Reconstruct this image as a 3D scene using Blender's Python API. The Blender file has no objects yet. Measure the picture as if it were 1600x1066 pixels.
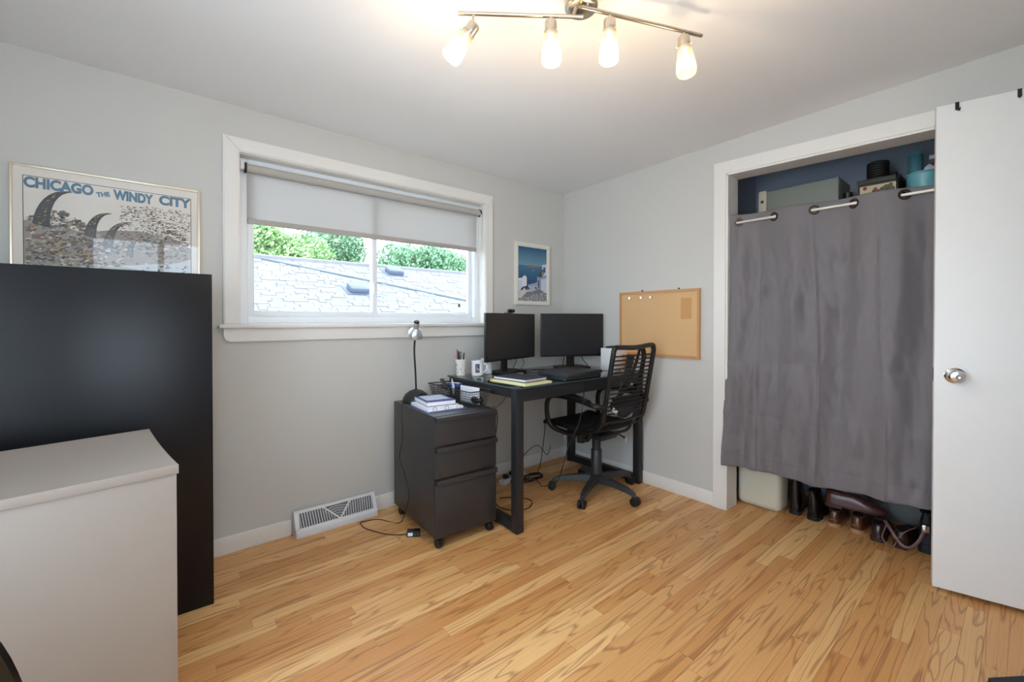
import bpy, bmesh, math, random
from mathutils import Vector, Matrix, noise
R = math.radians
random.seed(7)
SC = bpy.context.scene
COL = SC.collection

# ------------------------------------------------------------------ camera
cam_d = bpy.data.cameras.new('camera')
cam = bpy.data.objects.new('camera', cam_d); COL.objects.link(cam)
cam.location = (-2.6924, -2.5504, 1.16)
cam.rotation_euler = (R(90 - 0.516), 0, R(-39.643))
cam_d.sensor_width = 36.0
cam_d.lens = 671.55 / 1600 * 36
cam_d.shift_y = -25.5 / 1600
cam_d.clip_start = 0.02
SC.camera = cam

# ------------------------------------------------------------------ sky and exposure
wd = bpy.data.worlds.new('overcast_sky'); SC.world = wd
wd.use_nodes = True
bg = wd.node_tree.nodes['Background']
bg.inputs[0].default_value = (0.72, 0.86, 1.0, 1)
bg.inputs[1].default_value = 6.7
SC.view_settings.view_transform = 'Standard'
SC.view_settings.look = 'None'
SC.view_settings.exposure = 0.53
SC.view_settings.gamma = 1.0
SC.view_settings.use_curve_mapping = False

# ------------------------------------------------------------------ helpers
def lin(r, g, b):
    f = lambda c: (c/255/12.92) if c/255 <= .04045 else ((c/255+.055)/1.055)**2.4
    return (f(r), f(g), f(b), 1)

MATS = {}
def mat(name, col, rough=.5, metal=0, var=.05, bump=.0, scale=30, coat=0, stretch=None, spec=.5, emit=None):
    """principled material with faint procedural mottling and relief"""
    if name in MATS: return MATS[name]
    m = bpy.data.materials.new(name); m.use_nodes = True
    nt = m.node_tree; b = nt.nodes['Principled BSDF']
    b.inputs['Roughness'].default_value = rough
    b.inputs['Metallic'].default_value = metal
    b.inputs['Specular IOR Level'].default_value = spec
    if coat: b.inputs['Coat Weight'].default_value = coat
    tc = nt.nodes.new('ShaderNodeTexCoord')
    mp = nt.nodes.new('ShaderNodeMapping')
    if stretch: mp.inputs['Scale'].default_value = stretch
    nt.links.new(tc.outputs['Object'], mp.inputs[0])
    n = nt.nodes.new('ShaderNodeTexNoise'); n.inputs['Scale'].default_value = scale
    n.inputs['Detail'].default_value = 4
    nt.links.new(mp.outputs[0], n.inputs['Vector'])
    mx = nt.nodes.new('ShaderNodeMix'); mx.data_type = 'RGBA'
    mx.inputs[6].default_value = tuple(max(0, c*(1-var)) for c in col[:3]) + (1,)
    mx.inputs[7].default_value = tuple(min(1, c*(1+var)) for c in col[:3]) + (1,)
    nt.links.new(n.outputs[0], mx.inputs[0])
    nt.links.new(mx.outputs[2], b.inputs['Base Color'])
    if bump:
        bp = nt.nodes.new('ShaderNodeBump'); bp.inputs['Strength'].default_value = bump
        bp.inputs['Distance'].default_value = .002
        nt.links.new(n.outputs[0], bp.inputs['Height']); nt.links.new(bp.outputs[0], b.inputs['Normal'])
    if emit:
        b.inputs['Emission Color'].default_value = emit[0]; b.inputs['Emission Strength'].default_value = emit[1]
    MATS[name] = m
    return m

def thin_mat(name, col, transp, transl, rough=.6, gloss=0):
    """sheet material: diffuse + translucent + clear"""
    m = bpy.data.materials.new(name); m.use_nodes = True
    nt = m.node_tree; nt.nodes.clear()
    out = nt.nodes.new('ShaderNodeOutputMaterial')
    d = nt.nodes.new('ShaderNodeBsdfDiffuse'); d.inputs[0].default_value = col
    t = nt.nodes.new('ShaderNodeBsdfTranslucent'); t.inputs[0].default_value = col
    c = nt.nodes.new('ShaderNodeBsdfTransparent')
    g = nt.nodes.new('ShaderNodeBsdfGlossy'); g.inputs['Roughness'].default_value = .08
    tc = nt.nodes.new('ShaderNodeTexCoord'); nz = nt.nodes.new('ShaderNodeTexNoise')
    nz.inputs['Scale'].default_value = 300; nt.links.new(tc.outputs['Object'], nz.inputs['Vector'])
    mr = nt.nodes.new('ShaderNodeMapRange'); mr.inputs[3].default_value = max(0, transl-.04); mr.inputs[4].default_value = min(1, transl+.04)
    nt.links.new(nz.outputs[0], mr.inputs[0])
    a = nt.nodes.new('ShaderNodeMixShader'); nt.links.new(mr.outputs[0], a.inputs[0])
    nt.links.new(d.outputs[0], a.inputs[1]); nt.links.new(t.outputs[0], a.inputs[2])
    e = nt.nodes.new('ShaderNodeMixShader'); e.inputs[0].default_value = transp
    nt.links.new(a.outputs[0], e.inputs[1]); nt.links.new(c.outputs[0], e.inputs[2])
    f = nt.nodes.new('ShaderNodeMixShader'); f.inputs[0].default_value = gloss
    nt.links.new(e.outputs[0], f.inputs[1]); nt.links.new(g.outputs[0], f.inputs[2])
    nt.links.new(f.outputs[0], out.inputs[0])
    return m

def glass_mat(name, tint=(1, 1, 1, 1), gloss=.06, top=.6):
    m = bpy.data.materials.new(name); m.use_nodes = True
    nt = m.node_tree; nt.nodes.clear()
    out = nt.nodes.new('ShaderNodeOutputMaterial')
    c = nt.nodes.new('ShaderNodeBsdfTransparent'); c.inputs[0].default_value = tint
    g = nt.nodes.new('ShaderNodeBsdfGlossy'); g.inputs['Roughness'].default_value = .02
    fr = nt.nodes.new('ShaderNodeLayerWeight'); fr.inputs[0].default_value = .25
    mr = nt.nodes.new('ShaderNodeMapRange'); mr.inputs[3].default_value = gloss*.6; mr.inputs[4].default_value = top
    nt.links.new(fr.outputs['Fresnel'], mr.inputs[0])
    f = nt.nodes.new('ShaderNodeMixShader'); nt.links.new(mr.outputs[0], f.inputs[0])
    nt.links.new(c.outputs[0], f.inputs[1]); nt.links.new(g.outputs[0], f.inputs[2])
    nt.links.new(f.outputs[0], out.inputs[0])
    return m

def print_mat(name, rough=.5):
    """flat print: colours stored per face in the mesh"""
    m = bpy.data.materials.new(name); m.use_nodes = True
    nt = m.node_tree; b = nt.nodes['Principled BSDF']; b.inputs['Roughness'].default_value = rough
    a = nt.nodes.new('ShaderNodeAttribute'); a.attribute_name = 'ink'
    nt.links.new(a.outputs['Color'], b.inputs['Base Color'])
    return m

def box(bm, c, s, rz=0, bev=0, seg=2, M=None):
    t = bmesh.new(); bmesh.ops.create_cube(t, size=1)
    bmesh.ops.scale(t, vec=s, verts=t.verts)
    if bev: bmesh.ops.bevel(t, geom=list(t.edges), offset=bev, segments=seg, profile=.5, affect='EDGES', clamp_overlap=True)
    X = Matrix.Translation(c) @ Matrix.Rotation(rz, 4, 'Z')
    if M is not None: X = M @ X
    bmesh.ops.transform(t, matrix=X, verts=t.verts)
    merge(bm, t)

def merge(bm, t):
    me = bpy.data.meshes.new('tmp'); t.to_mesh(me); t.free()
    bm.from_mesh(me); bpy.data.meshes.remove(me)

def bb(bm, x0, x1, y0, y1, z0, z1, bev=0):
    box(bm, ((x0+x1)/2, (y0+y1)/2, (z0+z1)/2), (abs(x1-x0), abs(y1-y0), abs(z1-z0)), 0, bev)

def smooth_path(pts, n=6, closed=False):
    P = [Vector(p) for p in pts]; out = []
    N = len(P)
    rng = range(N if closed else N-1)
    for i in rng:
        if closed: a, b, c, d = P[(i-1) % N], P[i], P[(i+1) % N], P[(i+2) % N]
        else: a, b, c, d = P[max(i-1, 0)], P[i], P[i+1], P[min(i+2, N-1)]
        for k in range(n):
            t = k/n
            out.append(.5*((2*b) + (c-a)*t + (2*a-5*b+4*c-d)*t*t + (3*b-a-3*c+d)*t**3))
    if not closed: out.append(P[-1])
    return out

def tube(bm, pts, r, seg=8, closed=False, flat=1.0, up=None):
    """sweep a circle (or an oval when flat<1) along pts; r may be a list"""
    P = [Vector(p) for p in pts]; N = len(P)
    rings = []; prev = None
    for i in range(N):
        if closed: t = P[(i+1) % N]-P[(i-1) % N]
        else: t = P[min(i+1, N-1)]-P[max(i-1, 0)]
        if t.length < 1e-9: t = Vector((0, 0, 1))
        t.normalize()
        if up is not None: u = Vector(up)
        elif prev is None: u = Vector((0, 0, 1)) if abs(t.z) < .9 else Vector((1, 0, 0))
        else: u = prev
        u = u - t*u.dot(t)
        if u.length < 1e-6: u = t.orthogonal()
        u.normalize(); prev = u
        v = t.cross(u)
        rr = r[i] if isinstance(r, (list, tuple)) else r
        rings.append([bm.verts.new(P[i] + rr*(math.cos(2*math.pi*k/seg)*u*flat + math.sin(2*math.pi*k/seg)*v)) for k in range(seg)])
    for i in range(N if closed else N-1):
        A, B = rings[i], rings[(i+1) % N]
        for k in range(seg):
            bm.faces.new((A[k], A[(k+1) % seg], B[(k+1) % seg], B[k]))
    if not closed:
        bm.faces.new(rings[0][::-1]); bm.faces.new(rings[-1])

def lathe(bm, prof, seg=24, M=Matrix(), close=True):
    rings = []
    for r, z in prof:
        rings.append([bm.verts.new(M @ Vector((max(r, 1e-5)*math.cos(2*math.pi*k/seg), max(r, 1e-5)*math.sin(2*math.pi*k/seg), z))) for k in range(seg)])
    for a, b in zip(rings, rings[1:]):
        for k in range(seg): bm.faces.new((a[k], a[(k+1) % seg], b[(k+1) % seg], b[k]))
    if close:
        bm.faces.new(rings[0][::-1]); bm.faces.new(rings[-1])

def prism(bm, poly, h, M=Matrix()):
    """extrude a 2-D outline (x,y) from z=0 to z=h, then transform"""
    a = [bm.verts.new(M @ Vector((x, y, 0))) for x, y in poly]
    b = [bm.verts.new(M @ Vector((x, y, h))) for x, y in poly]
    n = len(poly)
    bm.faces.new(a[::-1]); bm.faces.new(b)
    for k in range(n): bm.faces.new((a[k], a[(k+1) % n], b[(k+1) % n], b[k]))

def rrect(w, h, r, n=5):
    out = []
    for cx, cy, a0 in ((w/2-r, h/2-r, 0), (-w/2+r, h/2-r, 90), (-w/2+r, -h/2+r, 180), (w/2-r, -h/2+r, 270)):
        for k in range(n+1):
            a = R(a0+90*k/n); out.append((cx+r*math.cos(a), cy+r*math.sin(a)))
    return out

def finish(bm, ang=35):
    bmesh.ops.recalc_face_normals(bm, faces=bm.faces)
    for f in bm.faces: f.smooth = True
    for e in bm.edges:
        if len(e.link_faces) == 2:
            e.smooth = e.calc_face_angle(0) < R(ang)

def obj(name, bm, m, parent=None, smooth=True, loc=None, rz=0):
    if smooth: finish(bm)
    else: bmesh.ops.recalc_face_normals(bm, faces=bm.faces)
    me = bpy.data.meshes.new(name); bm.to_mesh(me); bm.free()
    me.materials.append(m)
    o = bpy.data.objects.new(name, me); COL.objects.link(o)
    if parent: o.parent = parent
    if loc: o.location = loc
    if rz: o.rotation_euler.z = rz
    return o

def B(): return bmesh.new()
def bx(name, c, s, m, parent=None, bev=0, rz=0):
    b = B(); box(b, c, s, rz, bev); return obj(name, b, m, parent)
def tb(name, pts, r, m, parent=None, seg=8, closed=False, flat=1.0, up=None):
    b = B(); tube(b, pts, r, seg, closed, flat, up); return obj(name, b, m, parent)
def lt(name, prof, m, parent=None, seg=24, M=Matrix(), close=True):
    b = B(); lathe(b, prof, seg, M, close); return obj(name, b, m, parent)

def thing(name, label, cat, loc=(0, 0, 0), rz=0, group=None):
    o = bpy.data.objects.new(name, None); COL.objects.link(o)
    o.empty_display_size = .05
    o.location = loc; o.rotation_euler = (0, 0, rz)
    return tag(o, label, cat, group)
def tag(o, label, cat, group=None):
    o['label'] = label; o['category'] = cat
    if group: o['group'] = group
    return o
def struct(o, label=None):
    o['kind'] = 'structure'
    if label: o['label'] = label
    return o
def sroot(name, label):
    o = bpy.data.objects.new(name, None); COL.objects.link(o); o.empty_display_size = .05
    return struct(o, label)

def dup(src, parent=None):
    c = src.copy(); COL.objects.link(c); c.parent = parent
    return c
def dup_tree(root):
    r = dup(root)
    for ch in list(root.children):
        c = dup(ch, r)
        for g in list(ch.children): dup(g, c)
    return r

def flat_print(name, polys, m, parent, ):
    """polys: (list of (x,z), y offset, rgb) -> one printed sheet with ink colours"""
    bm = B(); lay = bm.loops.layers.float_color.new('ink')
    for pts, y, col in polys:
        f = bm.faces.new([bm.verts.new((p[0], y, p[1])) for p in pts])
        cs = col if isinstance(col[0], (tuple, list)) else [col]*len(pts)
        for l, c in zip(f.loops, cs): l[lay] = c
    me = bpy.data.meshes.new(name); bm.to_mesh(me); bm.free(); me.materials.append(m)
    o = bpy.data.objects.new(name, me); COL.objects.link(o); o.parent = parent
    return o

def text_mesh(name, body, m, parent, x0, x1, z0, z1, y, bold=.02, rot=0):
    cu = bpy.data.curves.new('lettering', 'FONT'); cu.body = body; cu.offset = bold; cu.extrude = 0.002
    t = bpy.data.objects.new('lettering', cu); COL.objects.link(t)
    dg = bpy.context.evaluated_depsgraph_get()
    me = bpy.data.meshes.new_from_object(t.evaluated_get(dg)); bpy.data.objects.remove(t); bpy.data.curves.remove(cu)
    vs = [v.co for v in me.vertices]
    ax, bx_ = min(v.x for v in vs), max(v.x for v in vs); ay, by = min(v.y for v in vs), max(v.y for v in vs)
    for v in me.vertices:
        u = (v.co.x-ax)/(bx_-ax)-.5; w = (v.co.y-ay)/(by-ay)-.5
        dx, dz = u*(x1-x0), w*(z1-z0)
        cr, sr = math.cos(rot), math.sin(rot)
        v.co = ((x0+x1)/2+dx*cr-dz*sr, y - (.0004 if v.co.z > 0 else 0), (z0+z1)/2+dx*sr+dz*cr)
    me.name = name; me.materials.clear(); me.materials.append(m)
    o = bpy.data.objects.new(name, me); COL.objects.link(o); o.parent = parent
    return o

# ------------------------------------------------------------------ materials
M_wall = mat('wall_paint', lin(201, 199, 194), .75, var=.015, bump=.06, scale=180)
M_ceil = mat('ceiling_paint', lin(238, 238, 239), .85, var=.012, bump=.08, scale=150)
M_trim = mat('trim_paint', lin(228, 225, 220), .4, var=.015, scale=20)
M_vinyl = mat('window_vinyl', lin(232, 236, 240), .35, var=.01)
M_door = mat('door_paint', lin(234, 233, 231), .45, var=.015, scale=14)
M_closet = mat('closet_shade_paint', lin(150, 158, 172), .8, var=.03, bump=.05, scale=120)  # closet shade is put into this darker, bluer wall colour
M_blackm = mat('black_metal', lin(38, 39, 43), .42, metal=.2, var=.08, scale=60)
M_char = mat('charcoal_steel', lin(58, 56, 57), .42, metal=.3, var=.04, scale=90, bump=.02)
M_blackp = mat('black_plastic', lin(27, 27, 29), .45, var=.1, scale=60)
M_blackl = mat('black_laminate', lin(20, 20, 24), .33, var=.08, scale=8, spec=.28)
M_rubber = mat('black_rubber', lin(20, 20, 21), .6, var=.1)
M_cable = mat('black_cable', lin(26, 26, 28), .5, var=.1)
M_screen = mat('screen_panel', lin(34, 35, 38), .38, var=.03, spec=.6)
M_nickel = mat('brushed_nickel', lin(200, 190, 175), .3, metal=1, var=.08, scale=200, stretch=(1, 1, .05))
M_chrome = mat('chrome', lin(215, 215, 218), .15, metal=1, var=.03)
M_white = mat('white_plastic', lin(226, 228, 230), .4, var=.02)
M_paper = mat('paper', lin(228, 230, 236), .7, var=.03)
M_glass = glass_mat('window_glass')
M_pglass = glass_mat('picture_glass', (1, 1, 1, 1), .03, .2)
M_print = print_mat('printed_ink')

# ------------------------------------------------------------------ floor of oak strips
def oak():
    m = bpy.data.materials.new('oak_strip'); m.use_nodes = True
    nt = m.node_tree; N = nt.nodes.new; L = nt.links.new
    b = nt.nodes['Principled BSDF']; b.inputs['Roughness'].default_value = .36
    b.inputs['Specular IOR Level'].default_value = .45
    g = N('ShaderNodeNewGeometry'); oi = N('ShaderNodeObjectInfo')
    off = N('ShaderNodeVectorMath'); off.operation = 'SCALE'; off.inputs[0].default_value = (37, 91, 53)
    L(oi.outputs['Random'], off.inputs['Scale'])
    def stretched(sx, sy):
        v = N('ShaderNodeVectorMath'); v.operation = 'MULTIPLY'; v.inputs[1].default_value = (sx, sy, 1)
        L(g.outputs['Position'], v.inputs[0])
        a = N('ShaderNodeVectorMath'); a.operation = 'ADD'; L(v.outputs[0], a.inputs[0]); L(off.outputs[0], a.inputs[1])
        return a.outputs[0]
    tone = N('ShaderNodeValToRGB')
    cr = tone.color_ramp; cr.elements[0].color = lin(212, 150, 90); cr.elements[1].color = lin(244, 198, 136)
    e = cr.elements.new(.35); e.color = lin(220, 163, 102)
    e = cr.elements.new(.7); e.color = lin(228, 175, 114)
    h1 = N('ShaderNodeMath'); h1.operation = 'MULTIPLY'; h1.inputs[1].default_value = 37.7; L(oi.outputs['Random'], h1.inputs[0])
    h2 = N('ShaderNodeMath'); h2.operation = 'FRACT'; L(h1.outputs[0], h2.inputs[0]); L(h2.outputs[0], tone.inputs[0])
    # flame figure: warped bands along the strip
    n1 = N('ShaderNodeTexNoise'); n1.inputs['Scale'].default_value = 1.0; n1.inputs['Detail'].default_value = 2
    sx = N('ShaderNodeMapRange'); sx.inputs[3].default_value = .35; sx.inputs[4].default_value = 1.9; L(oi.outputs['Random'], sx.inputs[0])
    cx_ = N('ShaderNodeCombineXYZ'); cx_.inputs[1].default_value = 13; cx_.inputs[2].default_value = 1; L(sx.outputs[0], cx_.inputs[0])
    v1 = N('ShaderNodeVectorMath'); v1.operation = 'MULTIPLY'; L(g.outputs['Position'], v1.inputs[0]); L(cx_.outputs[0], v1.inputs[1])
    a1 = N('ShaderNodeVectorMath'); a1.operation = 'ADD'; L(v1.outputs[0], a1.inputs[0]); L(off.outputs[0], a1.inputs[1])
    L(a1.outputs[0], n1.inputs['Vector'])
    mul = N('ShaderNodeMath'); mul.operation = 'MULTIPLY'; mul.inputs[1].default_value = 8
    L(n1.outputs[0], mul.inputs[0])
    fr = N('ShaderNodeMath'); fr.operation = 'PINGPONG'; fr.inputs[1].default_value = .5; L(mul.outputs[0], fr.inputs[0])
    band = N('ShaderNodeMapRange'); band.inputs[1].default_value = 0; band.inputs[2].default_value = .15
    band.inputs[3].default_value = 1; band.inputs[4].default_value = 0; L(fr.outputs[0], band.inputs[0])
    n2 = N('ShaderNodeTexNoise'); n2.inputs['Scale'].default_value = 1; n2.inputs['Detail'].default_value = 4
    L(stretched(4, 330), n2.inputs['Vector'])
    pore = N('ShaderNodeMapRange'); pore.inputs[1].default_value = .5; pore.inputs[2].default_value = .72; L(n2.outputs[0], pore.inputs[0])
    k = N('ShaderNodeMath'); k.operation = 'MULTIPLY'; k.inputs[1].default_value = .6; L(band.outputs[0], k.inputs[0])
    k2 = N('ShaderNodeMath'); k2.operation = 'MULTIPLY_ADD'; k2.inputs[1].default_value = .35; L(pore.outputs[0], k2.inputs[0]); L(k.outputs[0], k2.inputs[2])
    mx = N('ShaderNodeMix'); mx.data_type = 'RGBA'; mx.inputs[7].default_value = lin(150, 92, 48)
    L(k2.outputs[0], mx.inputs[0]); L(tone.outputs[0], mx.inputs[6]); L(mx.outputs[2], b.inputs['Base Color'])
    bp = N('ShaderNodeBump'); bp.inputs['Strength'].default_value = .12; bp.inputs['Distance'].default_value = .001
    L(n2.outputs[0], bp.inputs['Height']); L(bp.outputs[0], b.inputs['Normal'])
    return m
M_oak = oak()
M_sub = mat('subfloor', lin(70, 46, 26), .8, var=.1)

XL, XR, YF = -3.6, 0.0, -3.05
CX1 = .72                       # closet back
b = B(); bb(b, XL-.1, CX1+.1, YF-1.3, .14, -.09, -.012)
floor = struct(obj('floor', b, M_sub), 'honey oak strip floor running parallel to the window wall')
PW = .057
def plank_mesh():
    b = B(); box(b, (0, 0, -.006), (1, PW-.0005, .012))
    top = [e for e in b.edges if all(v.co.z > -.001 for v in e.verts)]
    bmesh.ops.bevel(b, geom=top, offset=.0004, segments=1, affect='EDGES')
    bmesh.ops.recalc_face_normals(b, faces=b.faces)
    me = bpy.data.meshes.new('plank'); b.to_mesh(me); b.free(); me.materials.append(M_oak); return me
PM = plank_mesh()
planks = []
rows = int((0.0-YF)/PW)+1
rng = random.Random(11)
for r in range(rows):
    y = -PW*(r+.5)
    if y-PW/2 < YF: break
    xend = CX1 if -2.47 < y < -1.25 else XR
    x = XL + .002 - rng.random()*.6
    while x < xend:
        L = rng.choice((.38, .5, .62, .75, .9, 1.1, 1.3)) * (.9+.2*rng.random())
        x0, x1 = max(x, XL), min(x+L, xend)
        if xend-x1 < .12: x1 = xend
        if x1-x0 > .03: planks.append((x0, x1, y))
        x = x1
def near(p):   # nearest strips first
    return ((p[0]+p[1])/2+2.0)**2 + (p[2]+1.5)**2
vis = [p for p in planks if not (p[1] < -3.0 and p[2] > -1.5)]
vis.sort(key=near); keep = set(vis[:298])
rest = B()
for p in planks:
    if p in keep:
        o = bpy.data.objects.new('plank', PM); COL.objects.link(o); o.parent = floor
        o.location = ((p[0]+p[1])/2, p[2], 0); o.scale = (p[1]-p[0]-.0008, 1, 1)
    else:
        box(rest, ((p[0]+p[1])/2, p[2], -.006), (p[1]-p[0]-.0008, PW-.0009, .012))
o = obj('outer_planks', rest, M_oak, floor, smooth=False); o['kind'] = 'stuff'

# ------------------------------------------------------------------ room shell
H0 = 2.24
def ceil_z(y): return H0 + .0125*(-y)
b = B()
q = [(XL-.1, .14), (CX1+.15, .14), (CX1+.15, YF-1.3), (XL-.1, YF-1.3)]
prism(b, [(0, 0)]*0 or [(x, y) for x, y in q], .1)
for v in b.verts: v.co.z += ceil_z(v.co.y)
ceiling = struct(obj('ceiling', b, M_ceil), 'smooth white painted ceiling')
WX0, WX1, WZ0, WZ1 = -2.366, -.845, 1.132, 2.008
b = B()
ZT = 2.36
for a in ((XL-.1, WX0, 0, .14, -.01, ZT), (WX1, .11, 0, .14, -.01, ZT), (WX0, WX1, 0, .14, -.01, WZ0), (WX0, WX1, 0, .14, WZ1, ZT)): bb(b, *a)
struct(obj('wall_back', b, M_wall), 'light grey painted wall with the window')
CY0, CY1, CZ = -1.36, -2.36, 2.058
b = B()
bb(b, 0, .11, CY0, 0, -.01, ZT); bb(b, 0, .11, -2.55, CY1, -.01, ZT); bb(b, 0, .11, CY1, CY0, CZ-.012, ZT)
struct(obj('wall_right', b, M_wall), 'light grey painted wall with cork board and closet opening')
b = B()
bb(b, CX1, CX1+.1, -2.55, -1.15, -.01, ZT); bb(b, .11, CX1, -1.25, -1.15, -.01, ZT); bb(b, .11, CX1, -2.55, -2.47, -.01, ZT)
struct(obj('wall_closet', b, M_closet), 'walls inside the closet, coloured blue grey for the shade')
b = B()     # wall stepping back behind the opened door
bb(b, .16, .26, YF-.1, -2.55, -.01, ZT)
struct(obj('wall_alcove', b, M_wall), 'grey wall behind the opened door')
b = B()
w2 = (-2.95, -1.3, .45, 2.1)     # y0,y1,z0,z1 unseen window added in left wall for daylight fill
for a in ((XL-.1, XL, YF-.1, w2[0], -.01, ZT), (XL-.1, XL, w2[1], .14, -.01, ZT), (XL-.1, XL, w2[0], w2[1], -.01, w2[2]), (XL-.1, XL, w2[0], w2[1], w2[3], ZT)): bb(b, *a)
struct(obj('wall_left', b, M_wall), 'grey wall with an added fill window, left of the camera')
b = B()
w3 = (-3.2, -2.1, .9, 2.0)    # x0,x1,z0,z1 unseen window added behind the camera for daylight fill
dx0, dx1 = -.74, .1
for a in ((XL-.1, w3[0], YF-.1, YF, -.01, ZT), (w3[0], w3[1], YF-.1, YF, -.01, w3[2]), (w3[0], w3[1], YF-.1, YF, w3[3], ZT), (w3[1], dx0, YF-.1, YF, -.01, ZT), (dx0, dx1, YF-.1, YF, 2.1, ZT), (dx1, .16, YF-.1, YF, -.01, ZT)): bb(b, *a)
struct(obj('wall_front', b, M_wall), 'grey wall behind the camera with doorway and an added fill window')
b = B()     # unseen hallway added beyond the doorway to keep sky light out
for a in ((-1.0, .3, YF-1.3, YF-1.2, -.01, ZT), (-1.1, -1.0, YF-1.3, YF-.1, -.01, ZT), (.3, .4, YF-1.3, YF-.1, -.01, ZT)): bb(b, *a)
struct(obj('wall_hall_added', b, M_wall), 'added grey hallway walls past the doorway')

def fill_window(name, label, c, w, h, axis):
    """framed pane with one mullion, set in an added wall opening"""
    rt = sroot(name, label)
    rt.location = c; rt.rotation_euler.z = 0 if axis == 'x' else R(90)
    b = B()
    for s in (-1, 1):
        bb(b, s*(w/2-.03)-.03, s*(w/2-.03)+.03, -.03, .03, -h/2, h/2); bb(b, -w/2+.06, w/2-.06, -.03, .03, s*(h/2-.03)-.03, s*(h/2-.03)+.03)
    bb(b, -.025, .025, -.028, .028, -h/2+.06, h/2-.06)
    obj('window_frame', b, M_vinyl, rt)
    bx('glass_pane', (0, 0, 0), (w-.1, .004, h-.1), M_glass, rt)
fill_window('fill_window_2', 'added wide white window behind the camera for daylight fill', ((w3[0]+w3[1])/2, YF-.05, (w3[2]+w3[3])/2), w3[1]-w3[0], w3[3]-w3[2], 'x')
fill_window('fill_window_3', 'added white window in the left wall for daylight fill', (XL-.05, (w2[0]+w2[1])/2, (w2[2]+w2[3])/2), w2[1]-w2[0], w2[3]-w2[2], 'y')

# baseboards
def board(name, x0, x1, y0, y1, label):
    b = B(); bb(b, x0, x1, y0, y1, 0, .088, .004); struct(obj(name, b, M_trim), label)
board('baseboard_back', XL, -2.135, -.014, 0, 'white baseboard left of the floor register')
board('baseboard_window', -1.675, -.014, -.014, 0, 'white baseboard under the desk along the window wall')
board('baseboard_right', -.014, 0, -1.288, 0, 'white baseboard below the cork board')

# window casing
def window_trim():
    rt = sroot('trim_1', 'white picture window casing with stool and apron')
    cw = .07
    def mitre(pts, name):
        b = B(); prism(b, pts, .02, Matrix(((1, 0, 0, 0), (0, 0, -1, 0), (0, 1, 0, 0), (0, 0, 0, 1))))
        bmesh.ops.bevel(b, geom=[e for e in b.edges if all(v.co.y < -.019 for v in e.verts)], offset=.006, segments=2, affect='EDGES')
        obj(name, b, M_trim, rt)
    x0, x1, z0, z1 = WX0, WX1, 1.144, WZ1
    mitre([(x0-cw, z0), (x0, z0), (x0, z1), (x0-cw, z1+cw)], 'side_casing')
    mitre([(x1, z0), (x1+cw, z0), (x1+cw, z1+cw), (x1, z1)], 'side_casing')
    mitre([(x0-cw, z1+cw), (x0, z1), (x1, z1), (x1+cw, z1+cw)], 'head_casing')
    b = B(); bb(b, x0-cw-.02, x1+cw+.02, -.04, 0, 1.122, 1.144, .005); bb(b, x0, x1, 0, .06, 1.132, 1.144); obj('stool', b, M_trim, rt)
    b = B()
    pr = [(x0-cw, 1.122), (x0-cw, 1.085), (x0-cw+.008, 1.066), (x0-cw+.03, 1.056), (x1+cw-.03, 1.056), (x1+cw-.008, 1.066), (x1+cw, 1.085), (x1+cw, 1.122)]
    prism(b, pr, .018, Matrix(((1, 0, 0, 0), (0, 0, -1, 0), (0, 1, 0, 0), (0, 0, 0, 1))))
    obj('apron', b, M_trim, rt)
    b = B()
    bb(b, x0, x0+.004, 0, .14, 1.144, z1); bb(b, x1-.004, x1, 0, .14, 1.144, z1); bb(b, x0, x1, 0, .14, z1-.004, z1)
    obj('jamb_lining', b, M_trim, rt)
window_trim()

def slider_window():
    rt = sroot('window_1', 'white sliding window looking onto a shingled roof')
    x0, x1, z0, z1 = WX0+.004, WX1-.004, 1.144, WZ1-.004
    y0, y1 = .06, .13
    b = B()
    fw = .04
    bb(b, x0, x0+fw, y0, y1, z0, z1, .003); bb(b, x1-fw, x1, y0, y1, z0, z1, .003); bb(b, x0+fw, x1-fw, y0, y1, z0, z0+fw, .003); bb(b, x0+fw, x1-fw, y0, y1, z1-fw, z1, .003)
    obj('window_frame', b, M_vinyl, rt)
    def sash(a, c, ya, yb, side):
        s = .03
        b = B()
        bb(b, a, a+s, ya, yb, z0+fw, z1-fw, .002); bb(b, c-s, c, ya, yb, z0+fw, z1-fw, .002); bb(b, a+s, c-s, ya, yb, z0+fw, z0+fw+s, .002); bb(b, a+s, c-s, ya, yb, z1-fw-s, z1-fw, .002)
        so = obj('sash', b, M_vinyl, rt)
        bx('glass_pane', ((a+c)/2, (ya+yb)/2, (z0+z1)/2), (c-a-.02, .004, z1-z0-2*fw-.02), M_glass, so)
        return so
    xm = -1.635
    s1 = sash(x0+fw, xm+.012, .066, .092, 0)
    s2 = sash(xm-.012, x1-fw, .097, .123, 1)
    b = B(); box(b, (xm-.008, .058, 1.36), (.016, .016, .07), 0, .004); obj('latch', b, M_vinyl, s1)
    bx('lock_tab', (-1.0, .093, 1.27), (.014, .006, .022), M_blackp, s2)
slider_window()

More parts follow.
